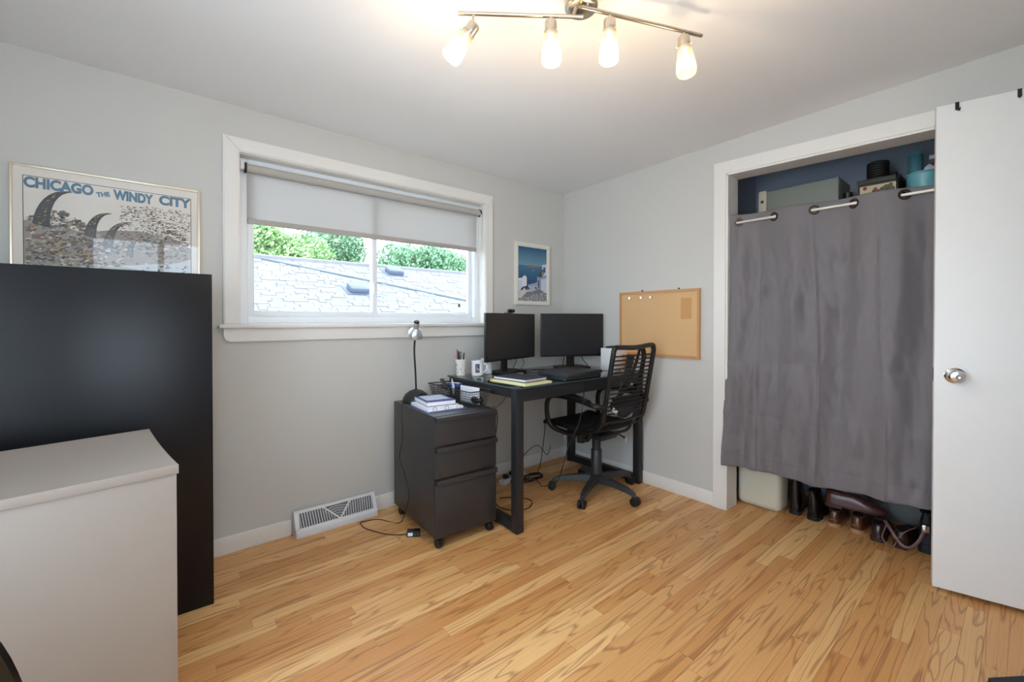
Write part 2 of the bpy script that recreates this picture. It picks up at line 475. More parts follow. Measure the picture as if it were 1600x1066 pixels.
# closet casing
def closet_trim():
    rt = sroot('trim_2', 'white casing around the curtained closet opening')
    T = Matrix(((0, 0, -1, 0), (1, 0, 0, 0), (0, 1, 0, 0), (0, 0, 0, 1)))   # (u,v,h)->(-h,u,v)
    def pc(name, pts, h=.018):
        b = B(); prism(b, pts, h, T); obj(name, b, M_trim, rt)
    zi0, zi1 = 2.058, 2.024       # the head sags a little to the right
    zo0, zo1 = 2.132, 2.092
    pc('side_casing', [(CY0, 0), (CY0+.07, 0), (CY0+.07, zo0), (CY0, zi0)])
    pc('head_casing', [(CY0+.07, zo0), (CY0, zi0), (CY1, zi1), (CY1-.07, zo1)])
    pc('side_casing', [(CY1-.07, 0), (CY1, 0), (CY1, zi1), (CY1-.07, zo1)])
    b = B()
    bb(b, -.012, .125, CY0-.012, CY0, 0, zi0); bb(b, -.012, .125, CY1, CY1+.012, 0, zi1)
    prism(b, [(CY0, zi0+.0), (CY0, zi0-.012), (CY1, zi1-.012), (CY1, zi1)], .137, Matrix.Translation((.125, 0, 0)) @ T)
    obj('jamb', b, M_trim, rt)
closet_trim()

# ------------------------------------------------------------------ entry door, swung open
dn = Vector((-.128, -2.288, 0)); ddir = Vector((.235, -.972, 0)).normalized()
door = sroot('door_1', 'plain white flush door swung open in front of the closet')
door.location = dn; door.rotation_euler.z = math.atan2(ddir.y, ddir.x)
bx('door_slab', (.38, .018, 1.045), (.76, .036, 2.05), M_door, door, bev=.002)
def knob_set():
    Mk = Matrix.Translation((.062, 0, .93)) @ Matrix.Rotation(R(90), 4, 'X')
    lt('knob', [(.033, 0), (.033, .004), (.028, .008), (.012, .012), (.012, .03), (.02, .036), (.027, .046), (.027, .056), (.022, .063), (.008, .066), (.004, .064)], M_chrome, door, 28, Mk)
    bx('latch_plate', (-.0008, .018, .93), (.0016, .026, .057), M_chrome, door)
knob_set()
for k, (u, t) in enumerate(((.062, .12), (.235, -.05))):
    hk = thing('over_door_hook', ('dark metal hook over the door top nearest the closet', 'dark metal hook over the door top at the right picture edge')[k], 'hook', dn + ddir*u + Vector((0, 0, 2.07)), math.atan2(ddir.y, ddir.x), 'hooks over the white door')
    b = B(); bb(b, -.006, .006, -.003, .039, 0, .002); bb(b, -.006, .006, -.003, -.001, -.03, 0); bb(b, -.006, .006, .037, .039, -.03, 0)
    obj('strap', b, M_blackm, hk)
    tb('hook', smooth_path([(0, -.003, -.026), (t*.02, -.006, -.034), (t*.04, -.014, -.036), (t*.05, -.02, -.028)], 4), .0022, M_blackm, hk, 6)

# ------------------------------------------------------------------ outside: roof, vents, trees
def outside():
    rt = thing('neighbouring_house', 'neighbouring house with pale grey shingled roof outside the window', 'house', (3, 6.4, -2.4))
    M_sh = mat('roof_shingle', lin(98, 97, 98), .9, var=.32, bump=.3, scale=9)
    M_side = mat('siding', lin(200, 200, 198), .8, var=.04)
    ey, ez, ry, rz_ = -3.0, 2.35, 2.6, 5.05       # eave and ridge in local y,z
    W = 9
    n = Vector((0, -(rz_-ez), ry-ey)).normalized()
    b = B()
    for s in (1, -1):
        v = [b.verts.new(p) for p in ((-W, ry, rz_), (W, ry, rz_), (W, ry+s*(ey-ry), ez), (-W, ry+s*(ey-ry), ez))]
        b.faces.new(v)
    obj('roof', b, M_sh, rt, smooth=False)
    b = B(); bb(b, -W+.3, W-.3, ey+.4, 2*ry-ey-.4, 0, ez+.05); obj('wall', b, M_side, rt)
    # shingle tabs, course by course
    b = B(); L = math.hypot(ry-ey, rz_-ez); sl = math.atan2(rz_-ez, ry-ey)
    rg = random.Random(3)
    nc = int(L/.14)
    for i in range(nc):
        u = (i+.5)*.14
        x = -4.6
        while x < 4.6:
            w = rg.choice((.14, .2, .26, .34, .45))
            th = rg.choice((.006, .01, .018))
            Mx = Matrix.Translation((x+w/2, ey+math.cos(sl)*u, ez+math.sin(sl)*u)) @ Matrix.Rotation(sl, 4, 'X')
            box(b, (0, 0, th/2), (w-.012, .15, th), M=Mx)
            x += w
    o = obj('shingle_tabs', b, M_sh, rt, smooth=False); o['kind'] = 'stuff'
    b = B(); tube(b, [(-W, ry, rz_+.01), (W, ry, rz_+.01)], .07, 6); obj('ridge_cap', b, M_sh, rt)
    # diagonal flashing seam across the slope
    def onroof(x, u, h=.03): return Vector((x, ey+math.cos(sl)*u - math.sin(sl)*h*0, ez+math.sin(sl)*u + h))
    b = B(); tube(b, [onroof(-4.0, L*.99), onroof(4.4, L*.35)], .022, 6); obj('hip_seam', b, mat('roof_seam', lin(84, 90, 98), .9), rt)
    M_v = mat('roof_vent', lin(62, 70, 84), .6, var=.08)
    for (x, u) in ((-2.12, L*.70), (-.65, L*.93), (2.9, L*.9)):
        Mx = Matrix.Translation(onroof(x, u, .0)) @ Matrix.Rotation(sl, 4, 'X')
        b = B(); box(b, (0, 0, .07), (.42, .36, .14), 0, .03, M=Mx); box(b, (0, 0, .012), (.6, .5, .02), M=Mx)
        obj('roof_vent', b, M_v, rt)
    # trees behind
    M_leaf = mat('leaves', lin(104, 140, 104), .8, var=.3, scale=3)
    M_leaf2 = mat('leaves_light', lin(130, 160, 104), .8, var=.3, scale=3)
    M_bark = mat('bark', lin(84, 70, 56), .9, var=.2, bump=.5)
    labs = ['yellowish green leafy tree at the left end of the roof ridge', 'broad green tree behind the ridge, next to the yellowish tree',
            'green tree behind the middle of the roof ridge', 'bushy green tree behind the right window pane', 'dark green tree furthest right behind the roof']
    for i, (x, y, r, zc, m) in enumerate(((.9, 14.8, 1.75, 3.1, M_leaf2), (4.3, 20, 2.3, 4.0, M_leaf), (6.0, 14.8, 2.0, 2.75, M_leaf), (11.0, 20, 2.4, 3.7, M_leaf), (11.4, 14.8, 2.1, 2.7, M_leaf))):
        t = thing('tree', labs[i], 'tree', (x, y, -2.4), 0, 'trees behind the roof')
        rg = random.Random(20+i); b = B()
        cl = [(Vector((rg.uniform(-.6, .6)*r, rg.uniform(-.5, .5)*r, zc+2.4+rg.uniform(-.6, .45)*r)), rg.uniform(.4, .62)*r) for _ in range(9)]
        for _ in range(13000):
            c, cr = rg.choice(cl)
            d = Vector((rg.gauss(0, 1), rg.gauss(0, 1), rg.gauss(0, 1))).normalized()
            p = c + d*cr*(rg.random()**.25)
            s = rg.uniform(.06, .12)
            a = Vector((rg.gauss(0, 1), rg.gauss(0, 1), rg.gauss(0, 1))).normalized(); e = a.orthogonal().normalized(); f = a.cross(e)
            b.faces.new([b.verts.new(p+e*s), b.verts.new(p+f*s*.5), b.verts.new(p-e*s), b.verts.new(p-f*s*.5)])
        o = obj('crown', b, m, t, smooth=False); o['kind'] = 'stuff'
        tb('trunk', [(0, 0, 0), (.05, 0, 2), (0, .05, zc+2.4)], [.22, .16, .06], M_bark, t)
    b = B(); bb(b, -30, 40, .3, 60, -2.6, -2.45)
    struct(obj('ground', b, mat('lawn', lin(95, 120, 75), .95, var=.2, scale=2)), 'lawn outside the window')
outside()

# ------------------------------------------------------------------ roller blind
def blind():
    x0, x1 = -2.335, -.865
    rt = thing('roller_blind', 'light grey roller blind half lowered in the window', 'blind', ((x0+x1)/2, .032, 1.948))
    w = (x1-x0)/2
    Mx = Matrix.Rotation(R(90), 4, 'Y')
    lt('rolled_tube', [(.022, -w), (.022, w)], mat('blind_fabric_roll', lin(178, 174, 168), .8, var=.03, scale=200), rt, 20, Mx)
    fab = thin_mat('blind_fabric', lin(206, 203, 200), .05, .36)
    b = B(); bb(b, -w+.012, w-.012, .019, .0205, -.255, .0); obj('fabric', b, fab, rt)
    b = B(); box(b, (0, .02, -.267), (2*w-.024, .012, .03), 0, .004); obj('bottom_bar', b, mat('blind_bar', lin(172, 166, 160), .7, var=.03), rt)
    for s in (-1, 1):
        lt('bracket', [(.027, s*w-.003), (.027, s*w+.006)], M_blackp, rt, 20, Mx)
        b = B(); bb(b, s*(w+.004), s*(w+.022), -.012, .02, -.012, .035, .002); obj('bracket_clip', b, M_vinyl, rt)
    pts = smooth_path([(w-.002, -.022, 0), (w-.02, -.028, -.3), (w-.055, -.03, -.55), (w-.05, -.03, -.66), (w-.005, -.03, -.685), (w+.006, -.032, -.62), (w-.002, -.03, -.35), (w+.002, -.022, 0)], 8)
    tb('pull_cord', pts, .0019, M_white, rt, 6)
blind()

# ------------------------------------------------------------------ ceiling track light
def ceiling_light():
    c = Vector((-1.595, -1.588, ceil_z(-1.588)))
    rt = thing('ceiling_light', 'brushed nickel ceiling light with four frosted glass spot heads', 'ceiling light', c)
    lt('canopy', [(.056, 0), (.056, -.055), (.052, -.062), (.046, -.066), (.006, -.07)], M_nickel, rt, 32)
    def P(x, y, z): return Vector((x, y, z))-c
    A0, A1 = P(-1.925, -1.346, 2.168), P(-1.592, -1.592, 2.172)
    C0, C1 = P(-1.622, -1.612, 2.18), P(-1.204, -1.803, 2.166)
    tb('track_bar', [A0, A1], .0065, M_nickel, rt, 12); tb('track_bar', [C0, C1], .0065, M_nickel, rt, 12)
    tb('pivot_post', [(-.03, -.005, -.068), A1 + (A0-A1)*.08], .006, M_nickel, rt); tb('pivot_post', [(.0, -.03, -.068), C0 + (C1-C0)*.06], .006, M_nickel, rt)
    frost = thin_mat('frosted_glass', (.62, .56, .46, 1), .55, .6, gloss=.06)
    clear = glass_mat('clear_glass_collar')
    bulb_m = mat('bulb', (1, .9, .7, 1), .4, emit=((1, .80, .52, 1), 3.5))
    view = Vector((.63, .77, 0))
    side = Vector((.77, -.63, 0))
    heads = ((A0 + (A1-A0)*.12, side*-.62 + Vector((0, 0, -.85)), .035), (A0 + (A1-A0)*.74, side*.02+Vector((0, 0, -1)), .008),
             (C0 + (C1-C0)*.22, side*-.02 + Vector((0, 0, -1)), .012), (C0 + (C1-C0)*.84, side*.02-view*.15+Vector((0, 0, -1)), .012))
    for i, (a, d, drop) in enumerate(heads):
        d = d.normalized()
        j = a + Vector((0, 0, -.022-drop*.6))
        st = tb('stem', [a, j], .0045, M_nickel, rt)
        s0 = j - d*.006
        q = Vector((0, 0, -1)).rotation_difference(d).to_matrix().to_4x4()
        Mh = Matrix.Translation(s0) @ q
        so = lt('socket', [(.008, .004), (.019, .002), (.02, -.002), (.02, -.045), (.018, -.048)], M_nickel, rt, 24, Mh)
        b = B(); lathe(b, [(.021, -.03), (.0235, -.045), (.027, -.07), (.0315, -.1), (.033, -.12), (.031, -.135), (.0295, -.137)], 28, Mh, close=False)
        sh = obj('glass_shade', b, frost, rt)
        b = B(); lathe(b, [(.0212, -.028), (.0225, -.028), (.0225, -.032), (.0212, -.032)], 24, Mh, close=False); obj('collar_rim', b, clear, sh)
        for k in range(3):
            a2 = 2*math.pi*k/3+.4
            b = B(); tube(b, [Mh @ Vector((.019*math.cos(a2), .019*math.sin(a2), -.037)), Mh @ Vector((.03*math.cos(a2), .03*math.sin(a2), -.037))], .0016, 6); obj('thumb_screw', b, M_nickel, sh)
        lt('bulb', [(.006, -.05), (.012, -.06), (.014, -.08), (.013, -.095), (.008, -.104), (.002, -.106)], bulb_m, rt, 16, Mh)
        ld = bpy.data.lights.new('bulb_glow', 'POINT'); ld.energy = 2.0; ld.color = (1, .75, .46); ld.shadow_soft_size = .012
        lo = bpy.data.objects.new('bulb_glow', ld); COL.objects.link(lo); lo.parent = rt; lo.location = Mh @ Vector((0, 0, -.17))
ceiling_light()

# ------------------------------------------------------------------ tall black cabinet, white cabinet
def black_cabinet():
    rt = thing('tall_cabinet', 'tall plain black laminate cabinet standing in front of the poster', 'cabinet', (-2.96, -.255, 0), R(-2.0))
    w, d, h = .90, .30, 1.349
    b = B(); box(b, (0, -.012, h/2), (w-.004, d-.024, h-.004), 0, .002); obj('body', b, M_blackl, rt)
    b = B(); box(b, (0, -.137+.012-.02, h/2), (w, .014, h), 0, .0015); obj('back_panel', b, M_blackl, rt)
black_cabinet()

def white_cabinet():
    th = R(9)
    rf = Vector((-2.649, -.992, 0))
    ux = Vector((-math.cos(th), -math.sin(th), 0)); uy = Vector((-math.sin(th), math.cos(th), 0))
    w, d = .80, .425
    c = rf + ux*w/2 + uy*d/2
    rt = thing('white_cabinet', 'white low cabinet with a warped lifting top sheet', 'cabinet', c, th)
    M_w = mat('white_laminate', lin(164, 154, 145), .5, var=.02, scale=10)
    h = .745
    bx('body', (0, 0, (h-.01)/2), (w, d, h-.01), M_w, rt, bev=.002)
    # curling top sheet, its rear edge lifted
    b = B(); nx, ny = 14, 16
    g = {}
    for k in (0, 1):
        for i in range(nx+1):
            for j in range(ny+1):
                u, v = i/nx, j/ny
                z = h + .004 + .03*(v**2.2)*(0.75+.25*u) - k*.005
                g[k, i, j] = b.verts.new(((u-.5)*(w+.006), (v-.5)*(d+.006), z))
    for i in range(nx):
        for j in range(ny):
            b.faces.new([g[0, i, j], g[0, i+1, j], g[0, i+1, j+1], g[0, i, j+1]]); b.faces.new([g[1, i, j+1], g[1, i+1, j+1], g[1, i+1, j], g[1, i, j]])
    for i in range(nx):
        b.faces.new([g[1, i, 0], g[1, i+1, 0], g[0, i+1, 0], g[0, i, 0]]); b.faces.new([g[0, i, ny], g[0, i+1, ny], g[1, i+1, ny], g[1, i, ny]])
    for j in range(ny):
        b.faces.new([g[0, 0, j], g[0, 0, j+1], g[1, 0, j+1], g[1, 0, j]]); b.faces.new([g[1, nx, j], g[1, nx, j+1], g[0, nx, j+1], g[0, nx, j]])
    obj('top_sheet', b, M_w, rt)
    b = B(); box(b, (0, -d/2-.0035, h-.009), (w+.008, .003, .026), 0, .001); obj('front_edging', b, M_w, rt)
white_cabinet()

def side_chair():
    rt = thing('side_chair', 'dark glossy side chair at the lower left picture corner', 'chair', (-3.05, -1.70, .0), R(8))
    M_g = mat('dark_gloss', lin(28, 26, 26), .2, var=.1); M_br = mat('brown_leather', lin(70, 52, 42), .45, var=.15, bump=.2)
    bx('seat', (0, -.24, .45), (.44, .44, .05), M_br, rt, bev=.02)
    pts = [(x, -.02-.10*(z-.45), z) for x, z in [(-.21, .45)] + [(-.21+.0*i, .45+.1*i) for i in range(1, 3)] + [(-.205, .68), (-.17, .785), (-.1, .835), (0, .845), (.1, .835), (.17, .785), (.205, .68), (.21, .58), (.21, .45)]]
    tb('back_frame', smooth_path(pts, 5), .013, M_g, rt)
    b = B(); prism(b, [(x*.95, z-.02) for x, z in ((-.2, .52), (-.2, .66), (-.165, .73), (-.1, .77), (0, .785), (.1, .77), (.165, .73), (.2, .66), (.2, .52))], .014, Matrix(((1, 0, 0, 0), (0, -.1, 1, .02), (0, 1, 0, 0), (0, 0, 0, 1))) @ Matrix.Translation((0, 0, -.045)))
    obj('backrest', b, M_br, rt)
    for s in (-1, 1):
        for y in (-.03, -.43): tb('leg', [(s*.2, y, .44), (s*.215, y+(.03 if y > -.1 else -.02), 0)], .012, M_g, rt)
side_chair()

def case():
    rz = math.atan2(-.588, .81)
    c = Vector((-.811, -2.459, 0)) + Vector((.81, -.588, 0))*.2 + Vector((-.588, -.81, 0))*.15
    rt = thing('laptop_case', 'black soft case lying on the floor at the lower right corner', 'bag', c, rz)
    m = mat('black_nylon', lin(38, 41, 50), .7, var=.15, bump=.3, scale=400)
    b = B(); prism(b, rrect(.40, .30, .03, 6), .09, Matrix.Translation((0, 0, .005)))
    bmesh.ops.bevel(b, geom=[e for e in b.edges if abs(e.verts[0].co.z-e.verts[1].co.z) < 1e-5], offset=.012, segments=3, affect='EDGES'); obj('body', b, m, rt)
    tb('piping', [(x, y, .088) for x, y in rrect(.385, .285, .03, 6)], .003, M_rubber, rt, 6, True)
    tb('zip', [(x, y, .05) for x, y in rrect(.402, .302, .03, 6)], .003, M_blackp, rt, 6, True)
    tb('handle', smooth_path([(-.06, .15, .05), (-.05, .175, .05), (.05, .175, .05), (.06, .15, .05)], 5), .007, m, rt)
case()

# ------------------------------------------------------------------ pictures and cork board
def poster():
    rt = thing('framed_poster', 'framed city cartoon poster with blue lettering above the black cabinet', 'poster', (-2.829, 0, .90))
    W, Hh = .60, .878
    M_gold = mat('pale_gold', lin(226, 214, 190), .3, metal=.8, var=.05)
    b = B(); fw = .007
    for s in (-1, 1):
        bb(b, s*(W/2-fw/2)-fw/2, s*(W/2-fw/2)+fw/2, -.02, -.001, 0, Hh, .001)
    bb(b, -W/2+fw, W/2-fw, -.02, -.001, 0, fw, .001); bb(b, -W/2+fw, W/2-fw, -.02, -.001, Hh-fw, Hh, .001)
    obj('frame', b, M_gold, rt)
    rg = random.Random(5); y = -.008; polys = []
    pap = lin(226, 218, 208)
    polys.append(([(-W/2+fw, fw), (W/2-fw, fw), (W/2-fw, Hh-fw), (-W/2+fw, Hh-fw)], y, pap))
    x0, x1, z0, z1 = -.266, .268, .04, .838
    ink = lin(30, 32, 40); t = .0022
    for r in (((x0, z0), (x0+t, z0), (x0+t, z1), (x0, z1)), ((x1-t, z0), (x1, z0), (x1, z1), (x1-t, z1)), ((x0, z1-t), (x1, z1-t), (x1, z1), (x0, z1)), ((x0, z0), (x1, z0), (x1, z0+t), (x0, z0+t))):
        polys.append((list(r), y-.0003, ink))
    # lake and park tones under the clutter
    polys.append(([(x0+t, .30), (x1-t, .30), (x1-t, .575), (-.02, .60), (-.08, .56), (x0+t, .60)], y-.0004, lin(190, 196, 200)))
    polys.append(([(x0+t, .12), (x1-t, .12), (x1-t, .46), (.1, .485), (-.12, .52), (x0+t, .56)], y-.0005, lin(150, 152, 128)))
    polys.append(([(x0+t, .50), (.02, .50), (.22, .53), (x1-t, .55), (x1-t, .60), (.2, .64), (.08, .66), (-.02, .65), (-.1, .63), (-.18, .66), (x0+t, .66)], y-.00055, lin(152, 140, 130)))
    greys = [lin(*c) for c in ((92, 84, 80), (120, 112, 106), (70, 66, 66), (140, 120, 104), (112, 92, 84), (150, 146, 146), (84, 92, 78), (170, 160, 150), (128, 96, 84), (58, 56, 60), (196, 192, 190), (176, 140, 96))]
    lay = y-.0006
    def quad(cx, cz, w, h, a, col, dy):
        ca, sa = math.cos(a), math.sin(a)
        polys.append(([(cx+ca*u-sa*v, cz+sa*u+ca*v) for u, v in ((-w, -h), (w, -h*rg.uniform(.5, 1)), (w*rg.uniform(.6, 1), h), (-w, h*rg.uniform(.6, 1)))], lay-dy, col))
    n = 0
    for _ in range(4200):                                   # crowded blocks, leaning to the right
        cx = rg.uniform(x0+.012, x1-.014); u = (cx-x0)/(x1-x0)
        top = .66+.05*math.sin(u*9)-.10*max(0, u-.5)
        cz = rg.uniform(.14, top)
        if u > .55 and cz > .52 and rg.random() < .6: continue
        if .45 < u and .47 < cz < .55 and rg.random() < .75: continue
        n += 1
        col = rg.choice(greys) if cz > .5 else rg.choice(greys[5:8]+[lin(122, 130, 92), lin(190, 190, 186)])
        quad(cx, cz, rg.uniform(.003, .010), rg.uniform(.002, .0055), rg.uniform(-.3, .7), col, n*6e-8)
    for _ in range(900):                                    # scraps blown off to the right
        cx = rg.uniform(.02, x1-.006); cz = rg.uniform(.58, .775-.1*max(0, .12-cx))
        n += 1
        quad(cx, cz, rg.uniform(.002, .006), rg.uniform(.0008, .0022), rg.uniform(-.5, .6), rg.choice(greys), n*6e-8)
    for (bx0, bz0, bx1, bz1, w) in ((-.215, .65, -.13, .795, .026), (-.075, .62, -.01, .725, .02), (-.02, .58, .055, .695, .018), (.05, .545, .085, .625, .012)):   # bending towers
        pts = []
        for k in range(9):
            s = k/8; cx = bx0+(bx1-bx0)*s**1.9; cz = bz0+(bz1-bz0)*math.sin(s*math.pi/2); ww = w*(1-.75*s)
            pts.append((cx-ww, cz, cx+ww*.9, cz-ww*.5))
        for k in range(8):
            n += 1; a, c = pts[k], pts[k+1]
            polys.append(([(a[0], a[1]), (a[2], a[3]), (c[2], c[3]), (c[0], c[1])], lay-n*6e-8, rg.choice((lin(72, 70, 70), lin(88, 84, 82), lin(64, 62, 66)))))
        for _ in range(26):
            s = rg.random()*.85; cx = bx0+(bx1-bx0)*s**1.9; cz = bz0+(bz1-bz0)*math.sin(s*math.pi/2); n += 1
            quad(cx+rg.uniform(-.5, .5)*w*(1-.75*s), cz, .003, .0015, .5, rg.choice((lin(150, 140, 120), lin(200, 180, 110), lin(120, 116, 112))), n*6e-8)
    flat_print('print', polys, M_print, rt)
    M_ink = mat('blue_lettering', lin(82, 122, 146), .6, var=.08, scale=200)
    yy = y-.0012
    o = -2.829
    text_mesh('lettering', 'CHICAGO', M_ink, rt, -3.092-o, -2.893-o, 1.690-.9, 1.734-.9, yy, .05)
    text_mesh('lettering', 'THE', M_ink, rt, -2.885-o, -2.842-o, 1.692-.9, 1.712-.9, yy, .05, .22)
    text_mesh('lettering', 'WINDY', M_ink, rt, -2.832-o, -2.698-o, 1.686-.9, 1.730-.9, yy, .055)
    text_mesh('lettering', 'CITY', M_ink, rt, -2.678-o, -2.562-o, 1.690-.9, 1.734-.9, yy, .05)
    bx('glass', (0, -.0165, Hh/2), (W-2*fw, .002, Hh-2*fw), M_pglass, rt)
poster()

def painting():
    rt = thing('framed_painting', 'small white framed painting of white steps above blue sea', 'picture', (-.373, 0, 1.285))
    W, Hh, fw = .374, .49, .032
    b = B()
    T = Matrix(((1, 0, 0, 0), (0, 0, -1, -.001), (0, 1, 0, 0), (0, 0, 0, 1)))
    x, z = W/2, Hh
    for pts in ([(-x, 0), (-x+fw, fw), (-x+fw, z-fw), (-x, z)], [(x, 0), (x, z), (x-fw, z-fw), (x-fw, fw)], [(-x, z), (-x+fw, z-fw), (x-fw, z-fw), (x, z)], [(-x, 0), (x, 0), (x-fw, fw), (-x+fw, fw)]):
        prism(b, pts, .02, T)
    bmesh.ops.bevel(b, geom=[e for e in b.edges if all(v.co.y < -.02 for v in e.verts)], offset=.006, segments=2, affect='EDGES')
    obj('frame', b, mat('ivory_frame', lin(226, 222, 212), .4, var=.03), rt)
    P = []; y = -.008
    w, h = W-2*fw, Hh-2*fw
    def q(pts, dy, col): P.append(([(-w/2+u*w, fw+v*h) for u, v in pts], y-dy, col))
    sky_t, sky_b = lin(34, 84, 124), lin(116, 158, 178)
    q([(0, .62), (1, .62), (1, 1), (0, 1)], 0, [sky_b, sky_b, sky_t, sky_t])
    sea_t, sea_b = lin(56, 112, 146), lin(22, 48, 84)
    q([(0, .2), (1, .2), (1, .66), (0, .66)], .0002, [sea_b, sea_b, sea_t, sea_t])
    q([(.28, .64), (.40, .672), (.52, .675), (.70, .65), (.76, .63), (.5, .615), (.35, .62)], .0004, lin(122, 108, 96))
    q([(.36, .655), (.50, .672), (.62, .655), (.5, .64)], .0005, lin(146, 122, 100))
    q([(.48, .575), (.56, .575), (.54, .583)], .0005, lin(220, 226, 230))
    wht, shd, pale = lin(206, 214, 226), lin(150, 164, 190), lin(226, 228, 232)
    q([(.66, .2), (1, .15), (1, .52), (.86, .50), (.80, .46), (.66, .46)], .0006, shd)
    q([(.84, .5), (1, .5), (1, .72), (.84, .70)], .0007, wht)
    q([(.88, .56), (.96, .56), (.96, .66), (.88, .66)], .0008, lin(90, 110, 140))
    q([(.80, .18), (1, .12), (1, .45), (.80, .42)], .0008, wht)
    q([(.69, .26), (.74, .25), (.74, .40), (.69, .41)], .0009, lin(70, 84, 110))
    q([(.16, .26), (.3, .28), (.30, .44), (.25, .47), (.19, .46), (.16, .44)], .0009, pale)
    q([(0, .15), (.2, .28), (.2, .43), (0, .41)], .0008, wht)
    q([(0, .36), (.2, .40), (.2, .43), (0, .41)], .001, pale)
    q([(.38, .28), (.66, .30), (.66, .36), (.5, .33), (.38, .31)], .0009, shd)
    q([(.3, .2), (.72, .2), (.66, .31), (.36, .31)], .0007, lin(176, 184, 200))
    q([(.0, .06), (.22, .25), (.3, .18), (.1, .04)], .0011, lin(210, 204, 200))
    q([(0, 0), (1, 0), (1, .16), (.72, .24), (.5, .18), (.32, .17), (.12, .07), (0, .04)], .001, lin(120, 122, 128))
    rg = random.Random(2)
    for j in range(7):
        for i in range(10):
            cx, cz = (i+.5+.3*(j % 2))/10+rg.uniform(-.02, .02), .012+j*.026
            if cz > .02+.19*cx or cx > .97: continue
            rr, rz_ = .038, .0105
            q([(cx+rr*math.cos(a)*rg.uniform(.8, 1.1), cz+rz_*math.sin(a)) for a in [k*math.pi/3 for k in range(6)]], .0013, rg.choice((lin(176, 176, 180), lin(150, 152, 158), lin(196, 196, 196))))
    for (cx, cz, s) in ((.82, .53, .1), (.78, .48, .07), (.9, .58, .07), (.35, .24, .06), (.62, .25, .04)):
        for k in range(14):
            a = rg.uniform(0, 6.3); d = s*rg.random()
            ux, uz = min(.97, cx+d*math.cos(a)), cz+d*.5*math.sin(a)
            q([(ux-.025, uz), (ux, uz-.012), (min(.99, ux+.025), uz), (ux, uz+.014)], .0014+k*1e-5, rg.choice((lin(52, 58, 50), lin(74, 76, 62), lin(96, 92, 84))))
    flat_print('canvas', P, M_print, rt)
painting()

def cork_board():
    y0, y1, z0, z1 = -1.20, -.583, .912, 1.37
    rt = thing('cork_board', 'wood framed cork board hanging on the right wall', 'board', (0, (y0+y1)/2, z0))
    W, Hh, fw = y1-y0, z1-z0, .017
    T = Matrix(((0, 0, -1, -.002), (1, 0, 0, 0), (0, 1, 0, 0), (0, 0, 0, 1)))
    m_f = mat('oak_frame', lin(196, 144, 92), .5, var=.12, scale=20, stretch=(1, 1, 8))
    x, z = W/2, Hh
    for pts in ([(-x, 0), (-x+fw, fw), (-x+fw, z-fw), (-x, z)], [(x, 0), (x, z), (x-fw, z-fw), (x-fw, fw)], [(-x, z), (-x+fw, z-fw), (x-fw, z-fw), (x, z)], [(-x, 0), (x, 0), (x-fw, fw), (-x+fw, fw)]):
        b = B(); prism(b, pts, .016, T); obj('frame_rail', b, m_f, rt)
    m_c = mat('cork', lin(214, 174, 126), .9, var=.22, bump=.4, scale=260)
    bx('cork_panel', (-.007, 0, Hh/2), (.008, W-2*fw+.004, Hh-2*fw+.004), m_c, rt)
    bx('faded_patch', (-.0115, -.215, Hh*.72), (.0004, .075, .14), mat('cork_dark', lin(200, 152, 100), .9, var=.2, bump=.4, scale=260), rt)
    for yy in (.12, -.16):
        bx('hanger', (-.006, yy, Hh+.005), (.005, .012, .012), M_blackm, rt, bev=.002)
    for k, yy in enumerate((-.679, -.776, -.853)):
        pn = thing('push_pin', ('clear push pin nearest the room corner on the cork board', 'clear push pin in the middle of the three on the cork board', 'clear push pin furthest right of three on the cork board')[k], 'push pin', (-.0135, yy, 1.325), 0, 'push pins on the cork board')
        Mq = Matrix.Rotation(R(-90), 4, 'Y')
        lt('head', [(.007, .001), (.007, .003), (.0045, .006), (.0045, .013), (.0065, .016), (.0065, .018)], M_chrome, pn, 12, Mq)
        lt('needle', [(.0006, -.002), (.0006, .002)], M_chrome, pn, 6, Mq)
cork_board()

